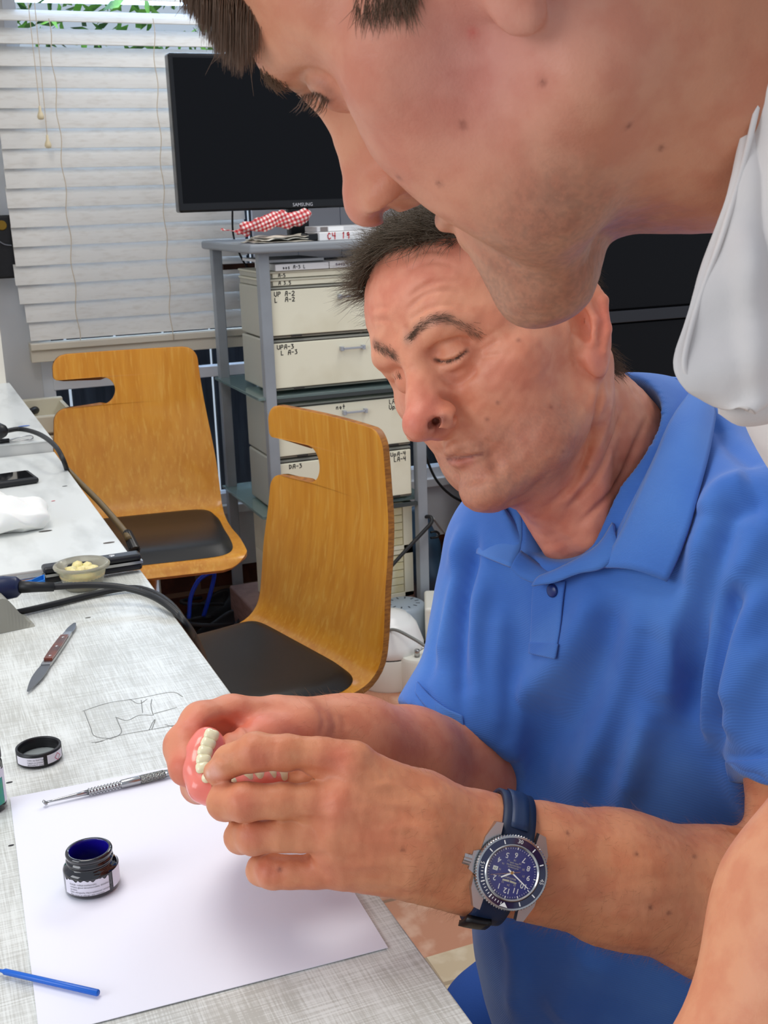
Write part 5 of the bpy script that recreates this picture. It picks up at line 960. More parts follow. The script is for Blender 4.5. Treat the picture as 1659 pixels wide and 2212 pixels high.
# creases of the face
KA = 1.7
mh.ridges([(p_, a_ * KA, w_ * .9) for p_, a_, w_ in [([(883, 642), (917, 617), (959, 605), (1002, 609)], -.0008, .0022), ([(879, 668), (917, 638), (968, 626), (1010, 638)], -.0009, .0022), ([(883, 693), (930, 664), (976, 659), (1027, 680)], -.0009, .0022),
  ([(803, 693), (822, 690), (845, 693)], -.0007, .002), ([(801, 668), (820, 664), (841, 664)], -.0006, .002), ([(867, 567), (921, 541), (976, 545)], -.0006, .0022), ([(870, 590), (930, 565), (990, 575)], -.0006, .0022), ([(876, 700), (886, 735)], -.0008, .003),
  ([(926, 760), (955, 742), (995, 733), (1027, 744)], -.0016, .0026), ([(938, 776), (960, 781), (985, 775), (1010, 756)], -.0022, .0016), ([(940, 770), (962, 774), (985, 768), (1008, 750)], .0010, .002),
  ([(945, 790), (975, 795), (1005, 778)], .0009, .003), ([(948, 806), (982, 829), (1015, 812), (1035, 792)], -.0012, .0035), ([(950, 797), (982, 815), (1012, 800)], .0010, .004),
  ([(1031, 761), (1078, 735)], -.0007, .002), ([(1033, 772), (1085, 765)], -.0006, .002), ([(1030, 745), (1075, 712)], -.0006, .002),
  ([(985, 900), (1012, 925), (1052, 960), (1072, 997), (1070, 1031)], -.0018, .006), ([(1000, 890), (1040, 915), (1080, 960)], .0012, .012),
  ([(966, 992), (985, 990), (1010, 987), (1042, 980)], -.0022, .0020), ([(1052, 984), (1062, 1000), (1064, 1026)], -.0005, .005),
  ([(976, 1024), (1010, 1032), (1061, 1030)], -.0014, .006), ([(950, 850), (980, 862), (993, 888), (982, 918)], -.0030, .0028),
  ([(1301, 820), (1288, 904), (1246, 1031), (1187, 1090)], -.0018, .003), ([(1348, 883), (1301, 1010), (1225, 1098)], -.0020, .003), ([(1398, 904), (1331, 1052), (1246, 1136)], -.0018, .003), ([(1325, 860), (1275, 1000), (1205, 1100)], .0018, .006),
  ([(1240, 700), (1238, 760), (1250, 800)], -.0014, .003), ([(1090, 1090), (1130, 1075), (1180, 1030)], -.0012, .005)]])
mh.V = mh.V + mh.N * mh.noise(.00022, 420, 3)[:, None]; mh.up()
# hands: knuckle folds, tendons, nail, palm lines
for px, py, L, a in ((560, 1600, 30, -.0005), (548, 1600, 30, -.0006), (574, 1600, 28, -.0005), (590, 1600, 26, -.0004), (500, 1625, 22, -.0003)):
    hd.ridges([([(px + 8, py), (px, py + L), (px + 4, py + 2 * L)], a, .0014)])
for x0, y0 in ((520, 1700), (530, 1706), (543, 1785), (533, 1783), (590, 1865)): hd.ridges([([(x0, y0), (x0 - 5, y0 + 25), (x0, y0 + 45)], -.0004, .0014)])
hd.ridges([([(985, 1790), (880, 1720), (770, 1660)], .0012, .004), ([(985, 1820), (860, 1770), (745, 1740)], .0014, .004), ([(985, 1850), (860, 1820), (735, 1815)], .0013, .004), ([(980, 1885), (860, 1865), (745, 1870)], .0010, .004),
  ([(800, 1700), (860, 1700), (940, 1745)], .0012, .0028), ([(820, 1790), (900, 1790), (960, 1830)], .0010, .0028), ([(760, 1700), (810, 1730), (900, 1745)], .0009, .0025),
  ([(745, 1615), (755, 1650), (745, 1690)], .0012, .008), ([(715, 1720), (725, 1745), (715, 1775)], .0010, .007), ([(700, 1800), (710, 1822), (700, 1845)], .0010, .007), ([(625, 1672), (680, 1668), (760, 1690)], -.0016, .004), ([(640, 1768), (720, 1780)], -.0014, .004), ([(650, 1848), (720, 1850)], -.0014, .004),
  ([(448, 1652), (468, 1636), (492, 1642)], -.0010, .0016), ([(1575, 1795), (1620, 1800), (1659, 1830)], -.0030, .004)])
hd.V = hd.V + hd.N * hd.noise(.00022, 380, 5)[:, None]; hd.up()
fh.ridges([([(470, 1560), (500, 1575), (520, 1600)], -.0016, .003), ([(500, 1545), (525, 1560), (545, 1590)], -.0014, .003), ([(430, 1600), (455, 1612), (480, 1600)], -.0012, .0025), ([(690, 1530), (700, 1560), (690, 1590)], -.0008, .0025), ([(715, 1535), (725, 1565), (715, 1595)], -.0008, .0025), ([(740, 1545), (748, 1575)], -.0008, .0025)])
# the skin's own colouring, and shade tinted into the nostril and mouth line
LM = ((mh.V - MN_T) @ MN_R) * 100; x, y, z = LM.T
mh.colour((224, 154, 120))
mh.tint((204, 112, 98), 1, mask=ss(-np.abs(x), -3.2, -.2) * ss(y, 7.2, 10.5) * ss(-np.abs(z + .6), -4.0, -.2) * .38)
mh.tint((205, 118, 104), 1, mask=ss(-z, 7, 11) * .45); mh.tint((206, 122, 104), 1, mask=np.exp(-((np.abs(x) - 4.6) ** 2 + (y - 5) ** 2 + (z + .8) ** 2) / 7) * .5)
mh.tint((216, 122, 104), 1, mask=ss(z, 5, 8) * ss(y, 3, 6) * .35)
mh.tint((92, 76, 62), 1, mask=np.clip(ss(z, 9.6, 10.4) * (y < 6) + ss(-y, 2.8, 3.6) * (z > -3.8) * (np.abs(x) < 7.3) + ss(z, 4.2, 5.0) * (y < 1.9) * (np.abs(x) > 4), 0, 1) * .85)
beard = ss(y, 1.0, 4.0) * ss(-z, 2.6, 4.6) * ss(z, -10.5, -8.5)
mh.tint((150, 112, 96), 1, mask=beard * .42 * np.random.RandomState(5).uniform(.7, 1.2, len(x)))
for px, py, w, a, c in ((1310, 690, .016, .5, (220, 100, 90)), (1290, 780, .014, .45, (220, 110, 100)), (968, 745, .010, .35, (206, 142, 104)), (975, 812, .008, .35, (176, 112, 100)), (930, 760, .006, .35, (160, 100, 84)), (885, 905, .014, .25, (205, 98, 90)), (930, 880, .012, .25, (200, 98, 88)), (1010, 1005, .007, .25, (190, 110, 100)), (1150, 950, .02, .25, (180, 110, 96))): mh.at(c, w, px, py, a)
mh.tint((96, 36, 30), .0045, pts=[(930, 919), (957, 905)], a=.7)  # shade inside the nostril put into the skin colour
mh.tint((186, 100, 90), .0032, pts=[(970, 999), (990, 998), (1015, 994)], a=.5)
mh.tint((120, 60, 56), .0014, pts=[(966, 992), (985, 990), (1010, 987), (1042, 980)], a=.8); mh.tint((96, 66, 56), .0016, pts=[(940, 777), (960, 782), (985, 776), (1008, 758)], a=.85)  # shade of the mouth slit put into the colour; then the dark lash line
mh.tint((96, 74, 62), .0042, pts=[(882, 733), (905, 708), (935, 690), (965, 688)], a=.6); mh.tint((120, 92, 76), .0036, pts=[(965, 688), (1000, 703), (1030, 727)], a=.4); mh.tint((96, 74, 62), .004, pts=[(808, 741), (832, 756), (852, 768)], a=.6)
for px, py in ((1140, 660), (1052, 906), (1216, 975), (1120, 735), (1190, 880), (1268, 1010), (1075, 870)): mh.at((140, 84, 70), .0016, px, py, .6)
for k_, c in ((hd, (212, 142, 102)), (fh, (216, 142, 108))): k_.colour(c)
for px, py, w, a in ((560, 1640, .012, .5), (730, 1640, .014, .55), (525, 1735, .012, .5), (715, 1745, .014, .4), (540, 1812, .011, .45), (570, 1880, .011, .5), (480, 1690, .008, .4), (700, 1880, .02, .35), (800, 1800, .025, .2)): hd.at((206, 112, 92), w, px, py, a)
hd.at((232, 176, 158), .0055, 462, 1668, .8); hd.at((240, 205, 190), .002, 448, 1672, .7)
for px, py in ((1375, 1845), (1405, 1960), (1445, 1972), (1558, 1984), (870, 1835), (1226, 1800), (604, 1878), (1500, 1850)): hd.at((110, 58, 44), .0014, px, py, .8)
for px, py, w, a in ((400, 1650, .014, .6), (425, 1705, .012, .5), (430, 1570, .014, .5), (520, 1570, .016, .5), (580, 1560, .016, .35), (650, 1580, .02, .2)): fh.at((222, 108, 92), w, px, py, a)
merge('body', [mh, hd, fh], M_SKIN, MAN)
# hair of the seated man
SC_ = (z > 9.0) & (y < 5.6) | (y < -3) & (z > -4) & (np.abs(x) < 7.5) | (z > 4.2) & (y < 2.0) & (np.abs(x) > 4)
mh_scalp = np.where(SC_ & (np.linalg.norm(LM - [0, -1.5, 0], axis=1) > 5), 1.0, 0.0)
fwd = MN_R[:, 1]; upv = MN_R[:, 2]; rgt = MN_R[:, 0]
def d_man(p, n, r):
    l = (MN_R.T @ (p - MN_T)) * 100
    return (n * .5 + fwd * 1.0 - upv * .1 + r.normal(size=3) * .28) if l[1] > 0.5 and l[2] > 7 else (n * .3 - upv * .9 - fwd * .35 + r.normal(size=3) * .16)
L = hairs(mh, mh_scalp * (y > 0), 3800, .032, d_man, 2, .2) + hairs(mh, mh_scalp * (y <= 0), 9000, .017, d_man, 3, .15)
fm = ((y > 3.6) & (y < 6.4) & (z > 10.0)).astype(float)
L += hairs(mh, fm, 1400, .034, lambda p, n, r: n * .35 + fwd * 1.0 - upv * .12 + r.normal(size=3) * .30, 4, .3, 7)
mh_s = np.clip(ss(z, 7.6, 8.4) * (y < 6.8) + (y < -3) * (z > -3.6) * (np.abs(x) < 7.6) + (z > 4.0) * (y < 2.2) * (np.abs(x) > 4), 0, 1)
strands('hair', L, .00020, M_HAIR, MAN)
strands('nape_hair', hairs(mh, ((y < -6) & (z < -2.5) & (z > -5)).astype(float), 160, .012, lambda p, n, r: n * .9 + r.normal(size=3) * .5, 8, .9, 6), .00012, M_GREY, MAN)
def brow(sk, pts, n, length, spread, d0, d1, material, parent, rad=.00016, seed=0, name='eyebrow', dens=1.0):
    L0 = sk.line(pts, 14); rng = np.random.RandomState(seed); out = []
    if len(L0) < 2: return
    for _ in range(n):
        t = rng.uniform(0, 1) ** dens; i = min(int(t * (len(L0) - 1)), len(L0) - 2); p = L0[i] + rng.normal(size=3) * spread
        q = sk.bvh().find_nearest(Vector(p)); p = np.array(q[0]); nn = np.array(q[1]); al = nrm(L0[i + 1] - L0[i]); d = nrm(al * (d0[0] * (1 - t) + d1[0] * t) + nn * .40 + np.cross(nn, al) * (d0[1] * (1 - t) + d1[1] * t) + rng.normal(size=3) * .22)
        Lh = length * rng.uniform(.5, 1.1); out.append(np.array([p, p + d * Lh * .5, p + d * Lh - nn * Lh * .25]))
    return strands(name, out, rad, material, parent)
brow(mh, [(884, 733), (905, 708), (935, 690), (965, 688), (1005, 706), (1030, 727)], 300, .0070, .0019, (1, -.4), (1, .1), M_BROW, MAN, seed=1, rad=.00011, dens=1.7)
brow(mh, [(808, 741), (832, 756), (852, 768)], 130, .007, .0018, (1, -.3), (1, 0), M_BROW, MAN, seed=2, rad=.00012)
brow(mh, [(945, 780), (965, 783), (985, 778), (1006, 762)], 50, .006, .0004, (0, 1.6), (0, 1.6), M_HAIR, MAN, seed=3, name='eyelashes', rad=.00010)
brow(mh, [(856, 822), (866, 818)], 16, .008, .001, (0, 1.4), (0, 1.4), M_HAIR, MAN, seed=4, name='eyelashes', rad=.00010)
def armhair(sk, x0, x1, n, seed, dx):
    P = proj(sk.V); m = ((P[:, 0] > x0) & (P[:, 0] < x1)).astype(float); rt = RW[0]
    return hairs(sk, m, n, .009, lambda p, nn, r: nn * .30 + rt * dx + np.array([0, 0, -.3]) + r.normal(size=3) * .35, seed, .3, 4)
strands('arm_hair', armhair(hd, 880, 1640, 5200, 5, -.6) + armhair(fh, 640, 1050, 3000, 6, -.6), 0.000045, M_FINE, MAN)
# ---- polo shirt
def pique(name, rgb, scale=1500):
    m = mat(name, rgb, rough=.9, spec=.15, sheen=.25, noise=((86, 134, 205), 9, .45, .75), bump=(30, .1, .002)); nt = m.node_tree; b = nt.nodes['Principled BSDF']
    tc = nt.nodes.new('ShaderNodeTexCoord'); w = nt.nodes.new('ShaderNodeTexWave'); w.inputs['Scale'].default_value = scale / 5.0; w.bands_direction = 'DIAGONAL'
    nt.links.new(tc.outputs['Object'], w.inputs[0]); bn = nt.nodes.new('ShaderNodeBump'); bn.inputs['Strength'].default_value = .22; bn.inputs['Distance'].default_value = .0005; nt.links.new(w.outputs['Fac'], bn.inputs['Height'])
    old = b.inputs['Normal'].links[0].from_socket; nt.links.new(old, bn.inputs['Normal']); nt.links.new(bn.outputs[0], b.inputs['Normal']); return m
M_POLO = pique('blue pique cotton', (66, 112, 190)); M_COLLAR = pique('blue rib knit', (72, 120, 198), 2600)
SH = Sdf()
SH.ell((.588, .80, .79), (.165, .195, .21), k=.03)
SH.ell((.605, .795, .56), (.190, .178, .30), k=.06)
SH.ell((.55, .80, .90), (.12, .17, .10), k=.05)
SH.chain([(.56, .645, .950), (.575, .80, .960), tuple(W(1112, 1195, 1.0))], [.058, .070, .050], k=.05)
SH.cone((.565, .815, .945), MN(1.0, -5.5, -9.5), .085, .068, k=.05)
SH.chain([(.56, .640, .945), (.565, .600, .875), (.562, .565, .800)], [.062, .066, .070], k=.022)
SH.chain([W(1112, 1195, 1.0), W(1082, 1340, 1.0), W(1000, 1605, .985), W(985, 1660, .98)], [.050, .052, .058, .060], k=.03)
def cutplane(p, n): SH.plane(p, n, k=.004)
# hems: sleeves end, inside hollowed out round the arms
hemc = W(965, 1570, .985); ax2 = nrm(W(905, 1720, .97) - W(1082, 1340, 1.0)); ox = nrm(np.cross(ax2, [0, 0, 1])); M2_ = np.stack([ox, np.cross(ax2, ox), ax2], 1)
HOL = Sdf().chain([(.565, .590, .87), (.560, .550, .77), (.558, .535, .70)], [.045, .0625, .075], k=.01); HOL2 = Sdf().chain([W(1050, 1450, .99), W(1005, 1590, .985), W(975, 1680, .98)], [.03, .050, .056], k=.01)
SH.sub(HOL, k=.004); SH.sub(HOL2, k=.004)
n3 = nrm([.0, .16, .98]); E1 = Sdf().box(W(1620, 1700, .78) - n3 * .083, (.14, .12, .083), M=ortho([[1, 0, 0], [0, .98, .16], [0, -.16, .98]]), k=.01); TX = lambda: Sdf().ell((.588, .80, .79), (.177, .205, .222), k=.03).ell((.605, .795, .56), (.202, .190, .312), k=.06); E1.sub(TX(), k=.004)
SH.sub(E1, k=.005)
E2 = Sdf().box(hemc + ax2 * .075, (.13, .13, .075), M=M2_, k=.01); E2.sub(TX(), k=.004); SH.sub(E2, k=.004)
NK = Sdf(); NK.cone(MN(.5, -4.2, -5), MN(.6, -4.8, -9), .075, .069, k=.01); NK.cone(MN(.6, -4.8, -9), (.555, .82, .92), .067, .055, k=.02)
vb = W(1192, 1236, .835); NK.cone(MN(0, 2.0, -12), vb, .040, .006, k=.02)
SH.sub(NK, k=.006)
sh = Skin(SH, (.25, .35, .36), (.85, 1.15, 1.10), .0030)
print('shirt', len(sh.V))
sh.ridges([(p_, a_ * 1.45, w_) for p_, a_, w_ in [([(1300, 1270), (1230, 1400), (1120, 1520)], .007, .014), ([(1330, 1280), (1290, 1450), (1180, 1640)], -.006, .014), ([(1400, 1275), (1350, 1500), (1230, 1750)], .008, .016), ([(1460, 1250), (1400, 1520), (1330, 1770)], .010, .013), ([(1430, 1300), (1370, 1500), (1290, 1740)], -.007, .012),
  ([(1560, 1100), (1480, 1330), (1440, 1560)], .011, .014), ([(1590, 1130), (1520, 1330), (1490, 1560)], -.010, .013), ([(1640, 1130), (1560, 1300), (1540, 1500), (1550, 1640)], .008, .012), ([(1600, 1250), (1560, 1400), (1552, 1640)], -.012, .008),
  ([(1659, 1250), (1590, 1420), (1570, 1520)], .006, .011), ([(1659, 1380), (1600, 1500), (1580, 1600)], .005, .010), ([(1500, 1180), (1440, 1400), (1400, 1560)], -.006, .012),
  ([(1050, 1230), (1020, 1400), (1020, 1560)], .005, .010), ([(1025, 1150), (995, 1330), (1010, 1560)], -.008, .008), ([(1000, 1130), (965, 1300), (945, 1450)], .005, .010), ([(985, 1200), (950, 1340), (925, 1480)], -.004, .008),
  ([(1090, 1300), (1075, 1450), (1060, 1620)], .004, .010), ([(1150, 1450), (1110, 1600), (1080, 1720)], .004, .012), ([(1200, 1500), (1160, 1650), (1120, 1720)], -.004, .012), ([(1100, 1990), (1120, 2080), (1110, 2212)], .005, .014), ([(1290, 2050), (1250, 2130), (1200, 2212)], .006, .016),
  ([(1540, 900), (1580, 960), (1640, 1010)], -.004, .008), ([(1620, 1040), (1560, 1060), (1530, 1120)], .006, .012), ([(1659, 1090), (1590, 1110), (1540, 1200)], -.005, .009), ([(905, 1480), (950, 1530), (1005, 1570)], -.0025, .0035), ([(1565, 1632), (1610, 1634), (1659, 1628)], -.0020, .0035)]])
sh.V = sh.V + sh.N * sh.noise(.0006, 60, 11)[:, None]; sh.up()
POLO = np_obj('polo_shirt', sh.V, sh.Q, M_POLO, MAN)
def patch(name, sk, A, B, material, parent, t=.003, offa=.003, offb=.003, nu=28, nv=9, bulge=0.0, fallback=None):
    """a strip of cloth laid on a surface between two rails given in the picture, with its own thickness"""
    a = bez([(p[0], p[1], 0) for p in A], 12); b = bez([(p[0], p[1], 0) for p in B], 12)
    a = a[np.linspace(0, len(a) - 1, nu).astype(int)]; b = b[np.linspace(0, len(b) - 1, nu).astype(int)]
    P = np.zeros((nu, nv, 3)); last = None
    for i in range(nu):
        for j in range(nv):
            f = j / (nv - 1); q = a[i] * (1 - f) + b[i] * f; h, n = sk.hit(q[0], q[1])
            if h is None: h, n = (last if last is not None else (W(q[0], q[1], .85), np.array([-1., 0, 0])))
            last = (h, n); P[i, j] = h - ray(q[0], q[1]) / np.linalg.norm(ray(q[0], q[1])) * (offa * (1 - f) + offb * f + bulge * math.sin(f * math.pi))
    for _ in range(3):
        P[1:-1] = (P[:-2] + P[2:] + 2 * P[1:-1]) / 4; P[:, 1:-1] = (P[:, :-2] + P[:, 2:] + 2 * P[:, 1:-1]) / 4
    V, Q = grid_mesh(P); o = np_obj(name, V, Q, material, parent); solid(o, t, 0)
    mm = o.modifiers.new('b', 'SUBSURF'); mm.levels = 1; mm.render_levels = 1; return o
# collar, placket, hems
CA = [(1500, 832), (1452, 905), (1418, 985), (1375, 1080), (1338, 1160), (1300, 1226)]; CB = [(1538, 882), (1530, 960), (1512, 1050), (1490, 1130), (1465, 1200), (1441, 1256)]
def surf(name, A, B, material, parent, t=.003, nu=30, nv=10, bulge=0.0, rip=0):
    """cloth strip between two rails (world points)"""
    a = bez(A, 12); b = bez(B, 12); a = a[np.linspace(0, len(a) - 1, nu).astype(int)]; b = b[np.linspace(0, len(b) - 1, nu).astype(int)]
    f = np.linspace(0, 1, nv)[None, :, None]; P = a[:, None] * (1 - f) + b[:, None] * f
    n = np.cross(a[-1] - a[0], (b - a).mean(0)); n = nrm(n); n = n if n @ (CAM - a.mean(0)) > 0 else -n
    P = P + n * bulge * np.sin(f * math.pi); o = np_obj(name, *grid_mesh(P), material, parent); solid(o, t, 0); return o
def dpt(px, py, off, sk=None):
    h, n = (sk or sh).hit(px, py)
    if h is None: return None
    r = ray(px, py); return h - r / np.linalg.norm(r) * off
def rail(L, offs, dflt=None):
    out = []; ds = []
    for (px, py), o in zip(L, offs):
        p = dpt(px, py, o); ds.append(None if p is None else np.dot(p - CAM, -RW[2]))
    known = [i for i, d in enumerate(ds) if d is not None]
    ks = [ds[i] for i in known]; ds = np.interp(range(len(ds)), known, ks) if known else [dflt] * len(ds)
    return [W(px, py, d) for (px, py), d in zip(L, ds)]

def WR(seq): return [W(*p) for p in seq]
CA_ = WR([(1392, 829, .975), (1432, 820, .972), (1472, 823, .950), (1500, 833, .925), (1452, 905, .880), (1418, 985, .860), (1375, 1080, .850), (1338, 1160, .850), (1300, 1226, .853)])
CB_ = WR([(1400, 842, .990), (1440, 838, .985), (1490, 846, .960), (1540, 880, .905), (1534, 960, .857), (1514, 1050, .825), (1492, 1130, .812), (1467, 1200, .815), (1441, 1256, .821)])
CI_ = WR([(1396, 838, .985), (1405, 862, 1.0), (1435, 905, .985), (1440, 930, .945), (1422, 965, .905), (1400, 1010, .885), (1355, 1095, .872), (1320, 1165, .868), (1290, 1220, .864)])
surf('collar', CA_, CB_, M_COLLAR, POLO, .0034, 40, 12, .005)
surf('collar_band', CA_, CI_, M_POLO, POLO, .0022, 36, 6, 0)
surf('collar', WR([(1122, 1085, .925), (1128, 1130, .922), (1126, 1180, .915), (1109, 1227, .905)]), WR([(1050, 1085, .972), (1042, 1130, .970), (1035, 1165, .966), (1032, 1197, .955)]), M_COLLAR, POLO, .0034, 24, 10, .004)
surf('collar_band', WR([(1122, 1085, .925), (1128, 1130, .922), (1126, 1180, .915), (1109, 1227, .905)]), WR([(1152, 1098, .935), (1163, 1150, .928), (1178, 1205, .915), (1192, 1238, .898)]), M_POLO, POLO, .0022, 20, 6, .002)
surf('placket', WR([(1104, 1228, .902), (1120, 1245, .898), (1150, 1258, .892), (1180, 1262, .886)]), WR([(1124, 1190, .905), (1150, 1210, .903), (1175, 1228, .898), (1194, 1240, .892)]), M_POLO, POLO, .003, 16, 5, .002)
surf('collar_band', WR([(1186, 1240, .888), (1215, 1226, .876), (1255, 1205, .868), (1296, 1175, .862), (1325, 1130, .862)]), WR([(1150, 1266, .886), (1200, 1258, .872), (1248, 1240, .862), (1300, 1228, .850), (1345, 1190, .848)]), M_POLO, POLO, .003, 24, 7, .003)
PLK = patch('placket', sh, [(1151, 1264), (1148, 1300), (1147, 1345), (1144, 1395)], [(1222, 1254), (1216, 1300), (1211, 1350), (1203, 1398)], M_POLO, POLO, t=.0026, offa=.0026, offb=.0022, nu=22, nv=8)
patch('placket_tab', sh, [(1143, 1386), (1142, 1412)], [(1206, 1390), (1200, 1425)], M_POLO, POLO, t=.0026, offa=.0040, offb=.0038, nu=8, nv=8)
q = dpt(1192, 1276, .0052); h_, n_ = sh.hit(1192, 1276); g = G(); g.lathe([(0, .001), (.0042, .001), (.0052, .0002), (.005, -.001)], Matrix.Translation(Vector(q)) @ Vector(n_).to_track_quat('Z', 'Y').to_matrix().to_4x4(), 20); g.obj('button', mat('navy button', (24, 46, 110), rough=.3), POLO, smooth=True)
patch('sleeve_hem', sh, [(1566, 1642), (1610, 1642), (1668, 1636), (1720, 1626)], [(1574, 1688), (1612, 1690), (1668, 1688), (1724, 1678)], M_POLO, POLO, t=.003, offa=.0014, offb=.0016, nu=18, nv=8)
patch('sleeve_hem', sh, [(900, 1470), (928, 1502), (965, 1530), (1000, 1545)], [(896, 1496), (922, 1530), (962, 1560), (1004, 1580)], M_POLO, POLO, t=.003, offa=.0014, offb=.0016, nu=18, nv=6)
# trousers, legs and feet, on a stool beside the bench
TR = Sdf(); TR.ell((.76, .80, .44), (.16, .18, .12), k=.04)
for s, kx, ky, fy in ((-1, .48, .66, .66), (1, .50, .93, .95)):
    hp = (.76, .80 + s * .09, .44); TR.chain([hp, (kx + .10, ky, .385), (kx, ky, .345)], [.10, .082, .068], k=.04); TR.chain([(kx, ky, .34), (kx + .10, fy, .10), (kx + .14, fy, FZ + .07)], [.066, .055, .05], k=.03)
tr = Skin(TR, (.34, .48, FZ), (1.0, 1.12, .62), .006); tr.V = tr.V + tr.N * tr.noise(.0016, 30, 2)[:, None]; np_obj('trousers', tr.V, tr.Q, mat('deep blue cotton', (34, 78, 158), rough=.85, bump=(600, .2, .0006)), MAN)
for fy in (.66, .95):
    S_ = Sdf(); S_.chain([(.66, fy, FZ + .045), (.56, fy, FZ + .04), (.44, fy, FZ + .03)], [.045, .042, .032], k=.02); S_.plane((0, 0, FZ + .001), (0, 0, -1)); k_ = Skin(S_, (.34, fy - .1, FZ - .02), (.77, fy + .1, FZ + .15), .005); np_obj('shoe', k_.V, k_.Q, mat('black leather', (22, 22, 25), rough=.45), MAN)
ST2 = thing('stool', 'round black stool carrying the seated person in the blue polo shirt', 'stool', (.78, .80, FZ)); Ms = Matrix.Translation((.78, .80, FZ - .030))
g = G(); g.lathe([(0, .40), (.16, .40), (.185, .42), (.185, .44), (.16, .462), (0, .466)], Ms, 40); g.obj('seat', M_PAD, ST2, smooth=True); g = G(); g.lathe([(.02, .05), (.02, .41)], Ms, 20); g.obj('column', M_CHROME, ST2, smooth=True)
g = G()
for k in range(5): a_ = k * 1.2566; g.tube([Ms @ Vector((0, 0, .06)), Ms @ Vector((.24 * math.cos(a_), .24 * math.sin(a_), .035))], [.018, .012], 10)
g.obj('base', M_CHROME, ST2, smooth=True)
# ---------------- watch
WT = thing('wristwatch', 'steel diver wristwatch with a dark blue dial and strap on the seated person\'s wrist', 'watch', W(1097, 1880, .70))
nw = nrm(RW.T @ np.array([.12, .16, .98])); uw = nrm(RW.T @ np.array([-.31, -.95, 0])); uw = nrm(uw - nw * (uw @ nw)); vw = np.cross(uw, nw)
hc_, _ = hd.hit(1097, 1880); dc = np.dot(hc_ - CAM, -RW[2]) if hc_ is not None else .71; base_ = W(1097, 1880, dc) - 0 * nw
MW_ = Matrix(((vw[0], uw[0], nw[0], base_[0]), (vw[1], uw[1], nw[1], base_[1]), (vw[2], uw[2], nw[2], base_[2]), (0, 0, 0, 1)))
M_BRUSH = mat('brushed steel', (186, 186, 186), rough=.3, metal=1); M_BLUEI = mat('dark blue bezel', (10, 20, 62), rough=.15, spec=.7, coat=.5); M_DIAL = mat('blue dial', (10, 34, 112), rough=.25, spec=.6); M_LUME = mat('white lume', (240, 240, 236), rough=.5); Rb = .0212
g = G(); g.lathe([(0, -.002), (.018, -.002), (.0205, .001), (.0212, .005), (.0205, .0078), (0, .0078)], MW_, 64)
for sx in (-1, 1):
    for sy in (-1, 1):
        pol = [(sx * .0075, sy * .015), (sx * .0205, sy * .008), (sx * .0200, sy * .0155), (sx * .0158, sy * .0255), (sx * .0115, sy * .0262), (sx * .0110, sy * .018)]
        g.prism(pol if sx * sy > 0 else pol[::-1], -.0015, .0055, MW_)
g.prism([(.018, -.0085), (.0248, -.0055), (.0248, .0055), (.018, .0085)][::1], .0005, .0062, MW_); g.obj('case', M_BRUSH, WT)
g = G(); Mc_ = MW_ @ Matrix.Translation((.0245, 0, .0034)) @ Matrix.Rotation(math.pi / 2, 4, 'Y'); 
g.add(*(lambda vf: vf)(([Mc_ @ Vector(((.0034 + .0004 * (k % 2)) * math.cos(k * math.pi / 12), (.0034 + .0004 * (k % 2)) * math.sin(k * math.pi / 12), z_)) for z_ in (0, .0048) for k in range(24)], [tuple(range(24))[::-1], tuple(range(24, 48))] + [(k, (k + 1) % 24, (k + 1) % 24 + 24, k + 24) for k in range(24)]))); g.obj('crown', M_BRUSH, WT)
g = G(); nT = 240; vs = []
for z_, dr in ((.0078, 0), (.0104, 0), (.0112, -.0007)):
    for k in range(nT): r_ = Rb + .0007 + dr + (.00045 if k % 3 == 0 else -.0001); a_ = 2 * math.pi * k / nT; vs.append(MW_ @ Vector((r_ * math.cos(a_), r_ * math.sin(a_), z_)))
g.add(vs, [(i * nT + k, i * nT + (k + 1) % nT, (i + 1) * nT + (k + 1) % nT, (i + 1) * nT + k) for i in range(2) for k in range(nT)]); g.lathe([(Rb + .0003, .0112), (.0204, .0115)], MW_, 96); g.lathe([(.0168, .0116), (.0160, .0122), (.0152, .0116), (.0150, .0104)], MW_, 96); g.obj('bezel', M_STEEL, WT)
g = G(); g.lathe([(.0206, .01135), (.0168, .0118)], MW_, 96); BZL = g.obj('bezel_insert', M_BLUEI, WT)
g = G(); g.lathe([(.0152, .0102), (0, .0102)], MW_, 96); DL = g.obj('dial', M_DIAL, WT)
def flat(g, s_, size, x_, y_, rot, z_): 
    v, f = text_mesh(s_, size, 'CENTER'); c_, sn = math.cos(rot), math.sin(rot); g.add([MW_ @ Vector((x_ + p[0] * c_ - p[1] * sn, y_ + p[0] * sn + p[1] * c_, z_)) for p in v], f)
def bar(g, a_, r0, r1, w0, w1, z_): 
    d = np.array([math.sin(a_), math.cos(a_)]); p = np.array([d[1], -d[0]]); g.add([MW_ @ Vector((*(d * r0 + p * w0), z_)), MW_ @ Vector((*(d * r1 + p * w1), z_)), MW_ @ Vector((*(d * r1 - p * w1), z_)), MW_ @ Vector((*(d * r0 - p * w0), z_))], [(0, 1, 2, 3)])
g = G()
for h in range(1, 13):
    if h == 3: continue
    a_ = h * math.pi / 6; 
    for dx_, dy_ in ((0, 0), (.00012, 0), (0, .00012)): flat(g, str(h), .0044, .0106 * math.sin(a_) + dx_, .0106 * math.cos(a_) + dy_, 0, .01035)
for k in range(60): bar(g, k * math.pi / 30, .0138, .0146 if k % 5 else .0150, .00008 if k % 5 else .0003, .00008 if k % 5 else .0003, .01036)
g.obj('hour_numerals', M_LUME, DL)
g = G()
for h in range(13, 25):
    a_ = (h - 12) * math.pi / 6; flat(g, str(h), .0016, .0074 * math.sin(a_), .0074 * math.cos(a_), 0, .01035)
